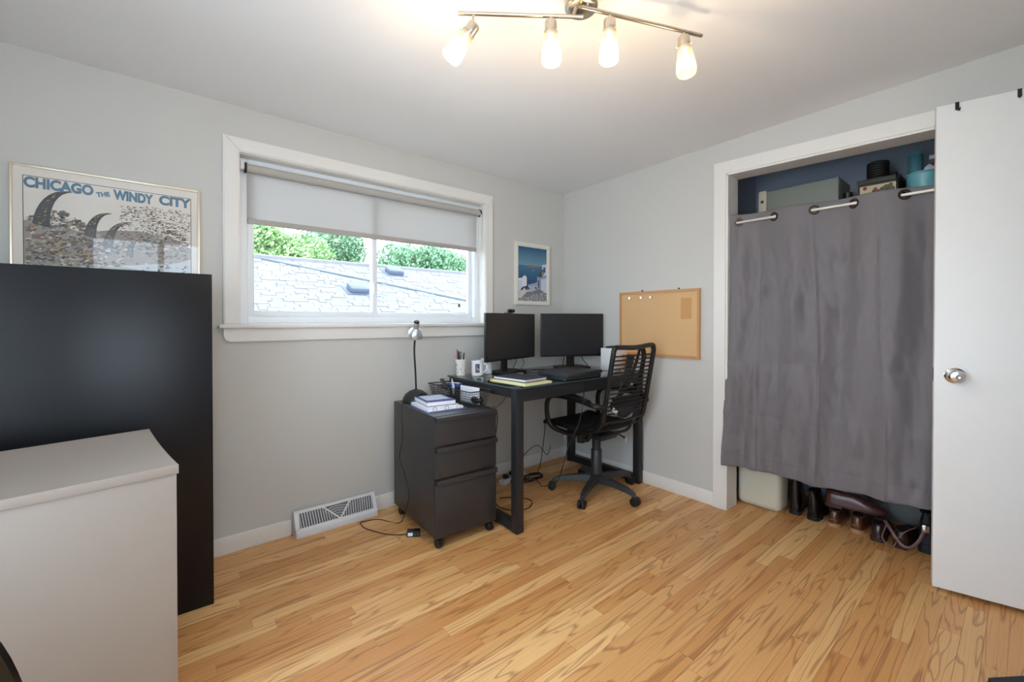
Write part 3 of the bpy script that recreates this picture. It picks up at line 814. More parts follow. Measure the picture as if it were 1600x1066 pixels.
# ------------------------------------------------------------------ floor register
def register():
    rt = thing('floor_register', 'white metal baseboard air register below the window', 'vent', (-1.905, -.014, 0))
    W = .445; m = mat('register_white', lin(226, 228, 232), .4, var=.02)
    x = W/2
    T = Matrix(((0, 0, 1, 0), (1, 0, 0, 0), (0, 1, 0, 0), (0, 0, 0, 1)))
    lo, hi = Vector((0, -.062, .03)), Vector((0, -.012, .125))
    sd = hi-lo; nn = Vector((0, -sd.z, sd.y)).normalized()
    for s in (-1, 1):
        b = B(); prism(b, [(0, 0), (-.066, 0), (-.066, .03), (-.014, .128), (0, .128)], .004, Matrix.Translation((s*x-(.004 if s > 0 else 0), 0, 0)) @ T); obj('end_plate', b, m, rt)
    def P(u, v, h=0): return Vector((u, lo.y+sd.y*v, lo.z+sd.z*v)) + nn*h
    def strip(u0, v0, u1, v1, wd, name, h=.003, parent=None):
        a, c = P(u0, v0), P(u1, v1); d = (c-a).normalized(); s = d.cross(nn)
        b = B(); vs = []
        for pt in (a-s*wd, a+s*wd, c+s*wd, c-s*wd):
            vs.append((b.verts.new(pt), b.verts.new(pt+nn*h)))
        b.faces.new([v[1] for v in vs]); b.faces.new([v[0] for v in vs][::-1])
        for k in range(4): b.faces.new([vs[k][0], vs[(k+1) % 4][0], vs[(k+1) % 4][1], vs[k][1]])
        obj(name, b, m, rt)
    strip(-x, .95, x, .95, .006, 'top_rail'); strip(-x, .1, x, .1, .009, 'bottom_rail')
    b = B(); bb(b, -x, x, -.066, -.06, 0, .034, .002); obj('toe_plate', b, m, rt)
    b = B(); bb(b, -x, x, -.016, 0, .123, .128, .001); obj('top_plate', b, m, rt)
    b = B(); bb(b, -x+.006, x-.006, -.006, -.003, .004, .122); obj('back_plate', b, mat('register_gap_shade', lin(140, 144, 150), .5), rt)  # grey plate colour paints shade into the gaps between the fins
    strip(-x+.012, .1, -x+.012, .95, .01, 'side_rail'); strip(x-.012, .1, x-.012, .95, .01, 'side_rail')
    strip(-.075, .93, .012, .12, .004, 'divider', .004); strip(.075, .93, -.012+.02, .12, .004, 'divider', .004)
    for i in range(15):
        u = -x+.03+i*.0135
        vtop = .9; vb = .14
        if u > -.07: vtop = min(.9, .14 + (.0-u)/.075*.78)
        if vtop-vb > .1:
            for sg in (1, -1): strip(sg*u, vb, sg*(u-.006), vtop, .0016, 'fin', .002)
    for i in range(5):
        rr = .25+.14*i
        pts = [P((a/6-1)*.085*rr*1.0, .12+rr*.85*(1-.22*((a/6-1)**2))) for a in range(13)]
        tb('arc_fin', pts, .0016, m, rt, 5)
    bx('damper_lever', (x+.004, -.03, .085), (.008, .006, .02), m, rt, bev=.001)
register()

# ------------------------------------------------------------------ filing cabinet
CT = .675
def filing_cabinet():
    rt = thing('filing_cabinet', 'charcoal metal three drawer filing cabinet on casters', 'filing cabinet', (-1.4175, -.385, 0), R(-3))
    w, d = .37, .555
    b = B(); bb(b, -w/2, w/2, -d/2+.02, d/2, .055, CT, .003); obj('body', b, M_char, rt)
    zs = ((.525, CT-.002), (.36, .519), (.058, .354))
    for z0, z1 in zs:
        b = B(); bb(b, -w/2+.002, w/2-.002, -d/2, -d/2+.018, z0, z1-.024, .002)
        dr = obj('drawer', b, M_char, rt)
        b = B(); bb(b, -w/2+.002, w/2-.002, -d/2-.014, -d/2+.016, z1-.006, z1, .002); bb(b, -w/2+.002, w/2-.002, -d/2-.014, -d/2-.010, z1-.026, z1-.004, .001)
        obj('pull_lip', b, M_char, dr)
    for sx in (-1, 1):
        for sy in (-1, 1):
            cs = B(); box(cs, (sx*(w/2-.03), sy*(d/2-.04), .046), (.03, .036, .02), 0, .004)
            c = obj('caster', cs, M_blackp, rt)
            Mx = Matrix.Translation((sx*(w/2-.03), sy*(d/2-.04)-.012, .025)) @ Matrix.Rotation(R(90), 4, 'Y')
            lt('wheel', [(.02, -.016), (.0245, -.012), (.0245, .012), (.02, .016)], M_rubber, c, 20, Mx)
            if sy < 0: bx('brake_tab', (sx*(w/2-.03)-.005, -d/2+.002, .03), (.02, .03, .006), M_blackp, c, bev=.002)
filing_cabinet()

def on_cabinet():
    # ring binder lying under a thick blue book
    t = thing('ring_binder', 'open blue white ring binder with papers on the filing cabinet', 'binder', (-1.475, -.425, CT), R(-6))
    m_b = mat('binder_blue', lin(84, 100, 158), .45, var=.08)
    bx('cover', (0, 0, .002), (.23, .27, .004), m_b, t, bev=.001)
    bx('paper_stack', (-.004, .004, .011), (.205, .25, .014), M_paper, t)
    for k in range(3):
        yy = -.115
        tb('ring', [(-.07+.07*k+.011*math.cos(a), yy-.008, .017+.011*math.sin(a)) for a in [i*math.pi/6 for i in range(12)]], .0015, M_chrome, t, 6, True)
    bx('ring_rail', (0, -.125, .006), (.2, .014, .004), M_chrome, t, bev=.001)
    t = thing('blue_book', 'thick book with blue and white cover on top of the binder', 'book', (-1.465, -.375, CT+.018), R(-9))
    bx('pages', (0, 0, .0125), (.165, .215, .02), M_paper, t)
    m_c = mat('book_blue', lin(58, 70, 128), .35, var=.1)
    bx('cover', (0, 0, .0245), (.17, .22, .003), m_c, t, bev=.0008); bx('cover', (0, 0, .0012), (.17, .22, .0024), m_c, t, bev=.0008)
    bx('cover_panel', (.0, .012, .0262), (.135, .15, .0006), mat('book_pale', lin(196, 212, 236), .35, var=.06), t)
    # lamp
    t = thing('desk_lamp', 'small desk lamp with silver bell head and black base', 'lamp', (-1.485, -.185, CT))
    lt('base', [(.082, 0), (.082, .006), (.077, .022), (.064, .044), (.04, .062), (.012, .072)], M_blackp, t, 32)
    b = B(); tube(b, smooth_path([(-.055, -.052, .02), (-.03, -.058, .042), (0, -.06, .05), (.03, -.058, .042), (.055, -.052, .02)], 5), .006, 8); obj('base_arch', b, M_blackm, t)
    tb('gooseneck', smooth_path([(0, 0, .068), (-.004, .0, .18), (-.012, -.002, .30), (-.012, -.01, .375)], 6), .0055, M_rubber, t, 10)
    hd = Matrix.Translation((-.013, -.02, .43)) @ Matrix.Rotation(R(28), 4, 'X') @ Matrix.Rotation(R(-6), 4, 'Y')
    sil = mat('satin_silver', lin(196, 200, 206), .3, metal=.75, var=.03)
    hb = B(); lathe(hb, [(.016, .05), (.018, .045), (.018, .014), (.024, .008), (.038, -.008), (.046, -.03), (.048, -.044), (.046, -.044), (.043, -.03), (.034, -.008), (.014, .004)], 28, hd, close=False); h = obj('lamp_head', hb, sil, t)
    lt('switch_cap', [(.017, .05), (.017, .058), (.012, .062)], M_blackm, h, 20, hd)
    lt('bulb', [(.008, .0), (.02, -.012), (.026, -.026), (.02, -.038), (.004, -.042)], mat('unlit_bulb', lin(232, 236, 240), .3), h, 18, hd)
    # lamp cord
    tag(tb('lamp_cord', smooth_path([(-1.56, -.19, CT+.004), (-1.608, -.26, CT+.003), (-1.6165, -.27, .62), (-1.618, -.28, .5), (-1.622, -.25, .38), (-1.622, -.31, .3), (-1.618, -.36, .2), (-1.618, -.32, .1), (-1.63, -.26, .006), (-1.70, -.14, .005), (-1.78, -.11, .005), (-1.80, -.12, .005), (-1.80, -.2, .005), (-1.74, -.33, .005), (-1.68, -.39, .005), (-1.652, -.415, .012)], 8), .0024, M_cable), 'thin black cord running down the filing cabinet to the adapter', 'cord')
    t = thing('power_adapter', 'black power adapter lying on the floor beside the cabinet', 'adapter', (-1.628, -.432, 0), R(-32))
    bx('body', (0, 0, .016), (.07, .042, .031), M_blackp, t, bev=.006)
    bx('rating_label', (-.015, -.0213, .017), (.026, .0008, .018), M_paper, t)
    for k in (0, 1): bx('prong', (.012+.012*k, -.0215, .014), (.003, .001, .006), M_chrome, t)
on_cabinet()

# wire basket and its contents
def basket():
    c = Vector((-1.288, -.345, CT))
    t = thing('wire_basket', 'black wire mesh basket of stationery on the filing cabinet', 'basket', c, R(0))
    L2, W2, l2, w2_, h = .235, .072, .21, .055, .088
    m = M_blackm
    rim = [(-W2, -L2, h), (W2, -L2, h), (W2, L2, h), (-W2, L2, h)]
    tb('rim', rim, .003, m, t, 6, True)
    bot = [(-w2_, -l2, .003), (w2_, -l2, .003), (w2_, l2, .003), (-w2_, l2, .003)]
    tb('base_rim', bot, .002, m, t, 6, True)
    b = B()
    def lerp(a, c_, k): return Vector(a).lerp(Vector(c_), k)
    for s in range(4):
        a0, a1, c0, c1 = bot[s], bot[(s+1) % 4], rim[s], rim[(s+1) % 4]
        n = 30 if s % 2 else 10
        for k in range(n+1): tube(b, [lerp(a0, a1, k/n), lerp(c0, c1, k/n)], .0013, 4)
        for k in range(1, 6): tube(b, [lerp(a0, c0, k/6), lerp(a1, c1, k/6)], .0013, 4)
    for k in range(1, 30): tube(b, [lerp(bot[0], bot[3], k/30), lerp(bot[1], bot[2], k/30)], .0013, 4)
    for k in range(1, 9): tube(b, [lerp(bot[0], bot[1], k/9), lerp(bot[3], bot[2], k/9)], .0013, 4)
    o = obj('mesh', b, m, t); o['kind'] = 'stuff'
    def inb(name, lab, cat, x, y, z, rz=0, g=None): return thing(name, lab, cat, c+Vector((x, y, z)), rz, g)
    o = inb('envelope', 'white envelope standing upright in the wire basket', 'envelope', .004, -.12, .006, R(5))
    b = B(); box(b, (0, 0, .048), (.005, .17, .095), 0, .001); obj('sheet', b, M_paper, o); b = B(); box(b, (-.003, 0, .075), (.0012, .168, .04), 0, .0004); obj('flap', b, M_paper, o)
    o = inb('index_card', 'folded white paper slip leaning in the basket', 'paper', .0, .06, .03, R(-25))
    b = B(); box(b, (0, 0, 0), (.004, .12, .06), 0, .001, M=Matrix.Translation((0, 0, .05)) @ Matrix.Rotation(R(14), 4, 'X')); obj('sheet', b, M_paper, o)
    o = inb('stapler', 'black stapler lying across the rear of the basket', 'stapler', -.01, .15, .062, R(70))
    b = B(); box(b, (0, 0, .008), (.14, .03, .014), 0, .004); obj('base', b, M_blackp, o)
    b = B(); box(b, (.0, 0, .0), (.14, .026, .016), 0, .006, M=Matrix.Translation((0, 0, .034)) @ Matrix.Rotation(R(-9), 4, 'Y')); obj('arm', b, M_blackp, o)
    o = inb('tissue_pack', 'small blue plastic packet at the basket edge nearest the mugs', 'packet', .04, .1, .065, R(20))
    b = B(); box(b, (0, 0, .016), (.05, .09, .03), 0, .01); obj('pack', b, mat('packet_blue', lin(70, 96, 150), .3, var=.2), o); b = B(); box(b, (0, 0, .031), (.02, .06, .003), 0, .001); obj('opening_strip', b, M_paper, o)
    o = inb('computer_mouse', 'black computer mouse in the near end of the basket', 'mouse', .02, -.17, .006, R(100))
    b = B(); bmesh.ops.create_uvsphere(b, u_segments=20, v_segments=12, radius=1); bmesh.ops.scale(b, vec=(.045, .028, .026), verts=b.verts); bmesh.ops.translate(b, vec=(0, 0, .022), verts=b.verts)
    for v in b.verts: v.co.z = max(v.co.z, .004)
    obj('shell', b, M_blackp, o); bx('scroll_wheel', (.022, 0, .042), (.012, .005, .01), M_rubber, o, bev=.002)
basket()

# ------------------------------------------------------------------ desk
DZ = .80
def desk():
    t = thing('desk', 'black steel frame desk with glass top in the room corner', 'desk', (-.61, -.445, 0))
    x0, x1, y0, y1 = -.59, .59, -.345, .345
    s = .05
    for x in (x0+s/2, x1-s/2):
        for y in (y0+s/2, y1-s/2):
            b = B(); box(b, (x, y, .395), (s, s, .786), 0, .003); lg = obj('leg', b, M_blackm, t)
            lt('levelling_foot', [(.018, 0), (.018, .006)], M_rubber, lg, 16, Matrix.Translation((x, y, 0)))
        b = B(); box(b, (x, 0, .033), (s, y1-y0-2*s, s), 0, .003); obj('floor_rail', b, M_blackm, t)
        b = B(); box(b, (x, 0, .763), (s, y1-y0-2*s, s), 0, .003); obj('side_rail', b, M_blackm, t)
    for y in (y0+s/2, y1-s/2):
        b = B(); box(b, (0, y, .752), (x1-x0-2*s, s-.006, .07), 0, .003); obj('apron', b, M_blackm, t)
    gm = bpy.data.materials.new('desk_glass'); gm.use_nodes = True
    p = gm.node_tree.nodes['Principled BSDF']; p.inputs['Base Color'].default_value = lin(24, 32, 34); p.inputs['Roughness'].default_value = .06; p.inputs['Specular IOR Level'].default_value = .7
    nz = gm.node_tree.nodes.new('ShaderNodeTexNoise'); nz.inputs['Scale'].default_value = 6
    mr = gm.node_tree.nodes.new('ShaderNodeMapRange'); mr.inputs[3].default_value = .04; mr.inputs[4].default_value = .1
    gm.node_tree.links.new(nz.outputs[0], mr.inputs[0]); gm.node_tree.links.new(mr.outputs[0], p.inputs['Roughness'])
    b = B(); box(b, (0, 0, .795), (1.20, .71, .009), 0, .002); g = obj('glass_top', b, gm, t)
    ge = mat('glass_edge', lin(70, 92, 92), .15, var=.05)
    b = B(); box(b, (0, -.3555, .795), (1.196, .001, .006)); obj('polished_edge', b, ge, g)
    b = B(); box(b, (-.6005, 0, .795), (.001, .706, .006)); obj('polished_edge', b, ge, g)
desk()

def monitor(label, p0, p1, zb, zt, base_off, grp):
    p0, p1 = Vector(p0), Vector(p1); w = (p1-p0).length; h = zt-zb
    c = (p0+p1)/2; rz = math.atan2((p1-p0).y, (p1-p0).x)
    t = thing('monitor', label, 'monitor', (c.x, c.y, DZ), rz, grp)
    zc = (zb+zt)/2-DZ
    b = B(); box(b, (0, .011, zc), (w, .022, h), 0, .003); pn = obj('panel', b, M_blackp, t)
    b = B(); box(b, (0, -.0004, zc+.004), (w-.012, .001, h-.022)); obj('screen', b, M_screen, pn)
    b = B(); box(b, (0, .032, zc-.02), (w*.55, .026, h*.5), 0, .01); obj('rear_housing', b, M_blackp, t)
    b = B(); prism(b, [(-.032, 0), (.032, 0), (.024, zc), (-.024, zc)], .014, Matrix(((1, 0, 0, base_off*.3), (0, 0, 1, .045), (0, 1, 0, .006), (0, 0, 0, 1)))); obj('neck', b, M_blackp, t)
    b = B(); prism(b, rrect(.25, .17, .02, 4), .012, Matrix.Translation((base_off*.3, .02, 0))); obj('stand_base', b, M_blackp, t)
    bx('status_badge', (0, -.0012, zb-DZ+.006), (.016, .0006, .003), M_chrome, pn)
    return t
mon = 'pair of monitors on the desk'
monitor('left black monitor with a webcam on top', (-1.035, -.289, 0), (-.482, -.154, 0), .887, 1.212, -.1, mon)
monitor('right black monitor angled in the corner beside the cork board', (-.478, -.218, 0), (-.024, -.437, 0), .889, 1.215, 0, mon)
def webcam():
    t = thing('webcam', 'small black webcam clipped on the left monitor', 'webcam', (-.79, -.228, 1.2125), R(13.8))
    bx('clip', (0, .008, .003), (.05, .04, .005), M_blackp, t, bev=.001)
    b = B(); box(b, (.01, -.004, .017), (.062, .026, .024), R(-12), .008); hd = obj('body', b, M_blackp, t)
    lt('lens', [(.009, 0), (.009, .003), (.006, .004)], M_screen, hd, 16, Matrix.Translation((.01, -.017, .017)) @ Matrix.Rotation(R(90), 4, 'X'))
webcam()

def desk_items():
    M_lap = mat('laptop_grey', lin(52, 54, 60), .5, var=.04, scale=80)
    for k, (lab, z, sx, sy, rz, off) in enumerate((('slim dark docking laptop underneath the other laptop', 0, .35, .24, 1, (.0, .01)), ('closed grey laptop on top of the stack before the right monitor', .021, .36, .25, 4, (-.005, 0)))):
        t = thing('laptop', lab, 'laptop', (-.625+off[0], -.655+off[1], DZ+z), R(rz), 'closed laptops stacked on the desk')
        b = B(); prism(b, rrect(sx, sy, .012, 3), .010, Matrix.Translation((0, 0, .001))); obj('base', b, M_lap, t)
        b = B(); prism(b, rrect(sx, sy, .012, 3), .007, Matrix.Translation((0, .001, .0125))); obj('lid', b, M_lap, t)
        bx('hinge', (0, sy/2-.004, .012), (sx*.6, .006, .004), M_blackp, t)
    t = thing('legal_pad', 'yellow legal pad under the dark notebook on the desk', 'notepad', (-1.04, -.635, DZ), R(3))
    bx('pages', (0, 0, .006), (.215, .30, .012), mat('yellow_paper', lin(226, 220, 168), .7, var=.04), t)
    bx('binding', (0, .142, .0065), (.217, .018, .0145), mat('pad_binding', lin(200, 178, 90), .6), t)
    t = thing('notebook', 'dark navy notebook lying on the yellow pad', 'notebook', (-1.03, -.62, DZ+.0145), R(6))
    m_n = mat('navy_cover', lin(44, 46, 60), .5, var=.08)
    bx('cover', (0, 0, .0012), (.19, .26, .0024), m_n, t); bx('pages', (0, .002, .008), (.182, .252, .0112), M_paper, t); bx('cover', (0, 0, .0148), (.19, .26, .0024), m_n, t)
    b = B(); lathe(b, [(.008, 0), (.008, .0006)], 16, Matrix.Translation((.0, .0, .016))); obj('emblem', b, M_chrome, t)
    t = thing('red_gadget', 'small red plastic item behind the laptop near the chair', 'gadget', (-.40, -.62, DZ), R(-10))
    bx('body', (0, 0, .012), (.07, .045, .022), mat('red_plastic', lin(196, 60, 48), .35, var=.08), t, bev=.006); bx('cap', (.04, 0, .012), (.012, .03, .016), mat('orange_plastic', lin(214, 110, 70), .35), t, bev=.003)
    # cups
    t = thing('pen_cup', 'white floral pen cup holding pens on the desk', 'cup', (-1.15, -.16, DZ))
    m_f = mat('floral_ceramic', lin(226, 222, 216), .3, var=.03)
    b = B(); lathe(b, [(.026, 0), (.028, .002), (.036, .105), (.0375, .108), (.034, .108), (.026, .004)], 24, close=False); cup = obj('body', b, m_f, t)
    rg = random.Random(8)
    for k in range(40):
        a, z = rg.uniform(0, 6.28), rg.uniform(.015, .1); r = .0275+.0085*z/.105+.0006
        Mx = Matrix.Translation((r*math.cos(a), r*math.sin(a), z)) @ Matrix.Rotation(a, 4, 'Z') @ Matrix.Rotation(R(90), 4, 'Y')
        b = B(); lathe(b, [(rg.uniform(.0025, .005), 0), (.001, .0005)], 6, Mx); obj('flower_motif', b, (mat('motif_red', lin(150, 70, 70), .4), mat('motif_green', lin(110, 150, 130), .4), mat('motif_dark', lin(80, 60, 60), .4))[k % 3], cup)
    cols = ((40, 40, 44, 'black'), (60, 80, 60, 'dark green'), (216, 96, 40, 'orange'), (170, 40, 40, 'red'), (36, 36, 40, 'thick black'), (190, 190, 194, 'silver'), (44, 70, 54, 'green capped'))
    for k, (r, g, bl, nm) in enumerate(cols):
        a = k*2*math.pi/7; rr = .018
        x, y = rr*math.cos(a), rr*math.sin(a)
        pn = thing('pen', nm + ' pen standing in the floral pen cup', 'pen', (-1.15+x*.6, -.16+y*.6, DZ+.006), 0, 'pens in the cup')
        hgt = (.135, .15, .115, .165, .155, .14, .145)[k]
        m_p = mat('pen_'+nm.replace(' ', '_'), lin(r, g, bl), .35)
        tip = Vector((x*.7, y*.7, hgt))
        tb('barrel', [(0, 0, 0), tip*.8], .0042 if k != 4 else .006, m_p, pn, 8); tb('cap', [tip*.8, tip], .0036 if k != 4 else .0052, m_p if k % 2 else M_blackp, pn, 8)
    for k, (x, y, lab) in enumerate(((-1.062, -.225, 'white mug printed with a dark group photo'), (-.955, -.18, 'plain white mug behind the left monitor'))):
        t = thing('mug', lab, 'mug', (x, y, DZ), 0, 'white mugs on the desk')
        hh = .098 if k == 0 else .105
        b = B(); lathe(b, [(.034, 0), (.038, .004), (.039, hh), (.036, hh), (.034, .008)], 28, close=False); body = obj('body', b, M_white, t)
        lathe_a = R(200) if k == 0 else R(20)
        d = Vector((math.cos(lathe_a+1.9), math.sin(lathe_a+1.9), 0))
        tb('handle', smooth_path([d*.037+Vector((0, 0, hh*.8)), d*.06+Vector((0, 0, hh*.75)), d*.064+Vector((0, 0, hh*.45)), d*.037+Vector((0, 0, hh*.2))], 5), .005, M_white, t)
        if k == 0:
            b = B(); lay = b.loops.layers.float_color.new('ink'); rg = random.Random(4)
            for i in range(8):
                for j in range(8):
                    a0 = R(215)+i*.09; z = .02+j*.0075
                    f = b.faces.new([b.verts.new((.0393*math.cos(a), .0393*math.sin(a), zz)) for a, zz in ((a0, z), (a0+.09, z), (a0+.09, z+.0075), (a0, z+.0075))])
                    col = lin(70, 76, 110) if j > 5 else (lin(28, 28, 34) if rg.random() < .6 else lin(150, 140, 140))
                    for l in f.loops: l[lay] = col
            me = bpy.data.meshes.new('photo'); b.to_mesh(me); b.free(); me.materials.append(M_print)
            o = bpy.data.objects.new('photo_print', me); COL.objects.link(o); o.parent = body
    t = thing('white_carton', 'white carton standing on the desk behind the office chair', 'box', (-.105, -.60, DZ), R(4))
    bx('carton', (0, 0, .08), (.16, .12, .16), M_white, t, bev=.002)
    bx('lid_flap', (0, 0, .1605), (.162, .122, .001), M_white, t)
    t = thing('wallet', 'black wallet lying on the white carton', 'wallet', (-.10, -.60, DZ+.161), R(10))
    bx('lower_half', (0, 0, .004), (.11, .085, .007), M_blackp, t, bev=.002); bx('upper_half', (.002, 0, .0105), (.108, .083, .006), M_blackp, t, bev=.002)
    t = thing('orange_folder', 'orange folder propped behind the chair on the desk', 'folder', (-.10, -.72, DZ), R(2))
    bx('cover', (0, -.004, .06), (.15, .002, .12), mat('folder_orange', lin(206, 140, 84), .6), t); bx('cover', (0, .004, .06), (.15, .002, .125), MATS['folder_orange'], t); bx('papers', (0, 0, .055), (.14, .005, .11), M_paper, t)
    t = thing('pen_tray', 'pale pencil case behind the navy notebook', 'case', (-.86, -.40, DZ), R(20))
    bx('body', (0, 0, .008), (.10, .03, .014), mat('beige_fabric', lin(196, 180, 160), .7, var=.05), t, bev=.004); bx('zip', (0, 0, .0155), (.085, .003, .002), M_chrome, t)
    # cables on and below the desk
    def cord(label, pts, r=.0028, m=M_cable, name='cable'):
        tag(tb(name, smooth_path(pts, 8), r, m, seg=6), label, 'cable')
    cord('black monitor cable drooping under the left monitor', [(-.74, -.19, .95), (-.72, -.22, .88), (-.78, -.26, .83), (-.7, -.3, .806), (-.58, -.28, .806), (-.5, -.36, .806), (-.46, -.45, .806)])
    cord('thin black cable looping under the left monitor', [(-.68, -.17, .95), (-.64, -.21, .86), (-.70, -.25, .82), (-.6, -.24, .807), (-.45, -.3, .806)], .002)
    cord('black cable hanging below the right monitor to its left', [(-.30, -.27, .96), (-.3, -.285, .88), (-.36, -.33, .83), (-.44, -.4, .806), (-.48, -.42, .806)])
    cord('black cable hanging below the right monitor to its right', [(-.17, -.33, .96), (-.16, -.345, .87), (-.12, -.36, .82), (-.12, -.33, .806), (-.15, -.2, .806)])
    cord('black laptop cable dropping over the desk front to the floor', [(-.80, -.60, DZ+.012), (-.83, -.72, .815), (-.75, -.795, .815), (-.70, -.815, .80), (-.69, -.818, .7), (-.72, -.81, .55), (-.80, -.8, .42), (-.83, -.78, .3), (-.76, -.66, .15), (-.68, -.45, .04), (-.60, -.33, .006), (-.55, -.22, .008)], .003)
    cord('coiled black cable bundle behind the laptops', [(-.56+.055*math.cos(a)+.002*a, -.44+.03*math.sin(a), .806+.0012*a) for a in [i*.5 for i in range(38)]], .0025)
    cord('black cable hanging from the basket down to the floor', [(-1.195, -.58, .67), (-1.185, -.6, .6), (-1.19, -.58, .45), (-1.175, -.55, .3), (-1.14, -.5, .15), (-1.10, -.42, .02), (-1.02, -.3, .006)], .0028)
    cord('black cable strung from the desk to the basket', [(-1.13, -.70, .786), (-1.16, -.66, .74), (-1.18, -.64, .70), (-1.19, -.60, .665)], .002)
    cord('black cable rising behind the chair to the desk underside', [(-.50, -.20, .012), (-.42, -.16, .1), (-.35, -.13, .35), (-.33, -.12, .6), (-.33, -.12, .72)], .003)
    cord('black cable arching from the power strip past the chair', [(-.68, -.14, .02), (-.6, -.16, .16), (-.48, -.18, .22), (-.36, -.16, .12), (-.26, -.1, .16)], .003)
    cord('white cable on the floor between cabinet and desk leg', [(-1.02, -.33, .006), (-.98, -.26, .006), (-.93, -.19, .012), (-.86, -.15, .03)], .004, M_white)
    cord('black cable loop on the floor beside the desk leg', [(-1.02, -.36, .006), (-1.06, -.45, .006), (-1.02, -.56, .006), (-.92, -.58, .006), (-.84, -.50, .006), (-.9, -.40, .006), (-.98, -.36, .010)], .0032)
    t = thing('power_strip', 'white power strip on the floor below the desk', 'power strip', (-.70, -.15, 0), R(14))
    bx('housing', (0, 0, .018), (.26, .05, .036), M_white, t, bev=.006)
    for k in range(5): bx('socket', (-.1+.045*k, 0, .0365), (.026, .03, .002), mat('socket_grey', lin(190, 190, 192), .5), t)
    for k in range(3):
        p = thing('power_plug', ('black plug at the cabinet end of the power strip', 'black plug in the middle of the power strip', 'black plug at the corner end of the power strip')[k], 'plug', (-.78+.075*k, -.17+.02*k, .0375), R(14), 'plugs in the power strip')
        bx('body', (0, 0, .014), (.028, .034, .027), M_blackp, p, bev=.004); tb('strain_relief', [(0, -.015, .016), (0, -.035, .014)], .005, M_rubber, p)
    cord('tangled black cords in front of the power strip', [(-.62+.13*math.sin(a*1.3)+.02*math.sin(a*3.7), -.225+.045*math.cos(a*1.9), .008+.008*(1+math.sin(a*2.3))) for a in [i*.45 for i in range(52)]], .0035)
    t = thing('adapter_brick', 'black adapter brick on the floor behind the filing cabinet', 'adapter', (-1.05, -.30, 0), R(30))
    bx('body', (0, 0, .02), (.11, .06, .038), M_blackp, t, bev=.006); tb('cord_stub', [(.05, 0, .02), (.08, .01, .012), (.1, .02, .006)], .003, M_cable, t)
desk_items()

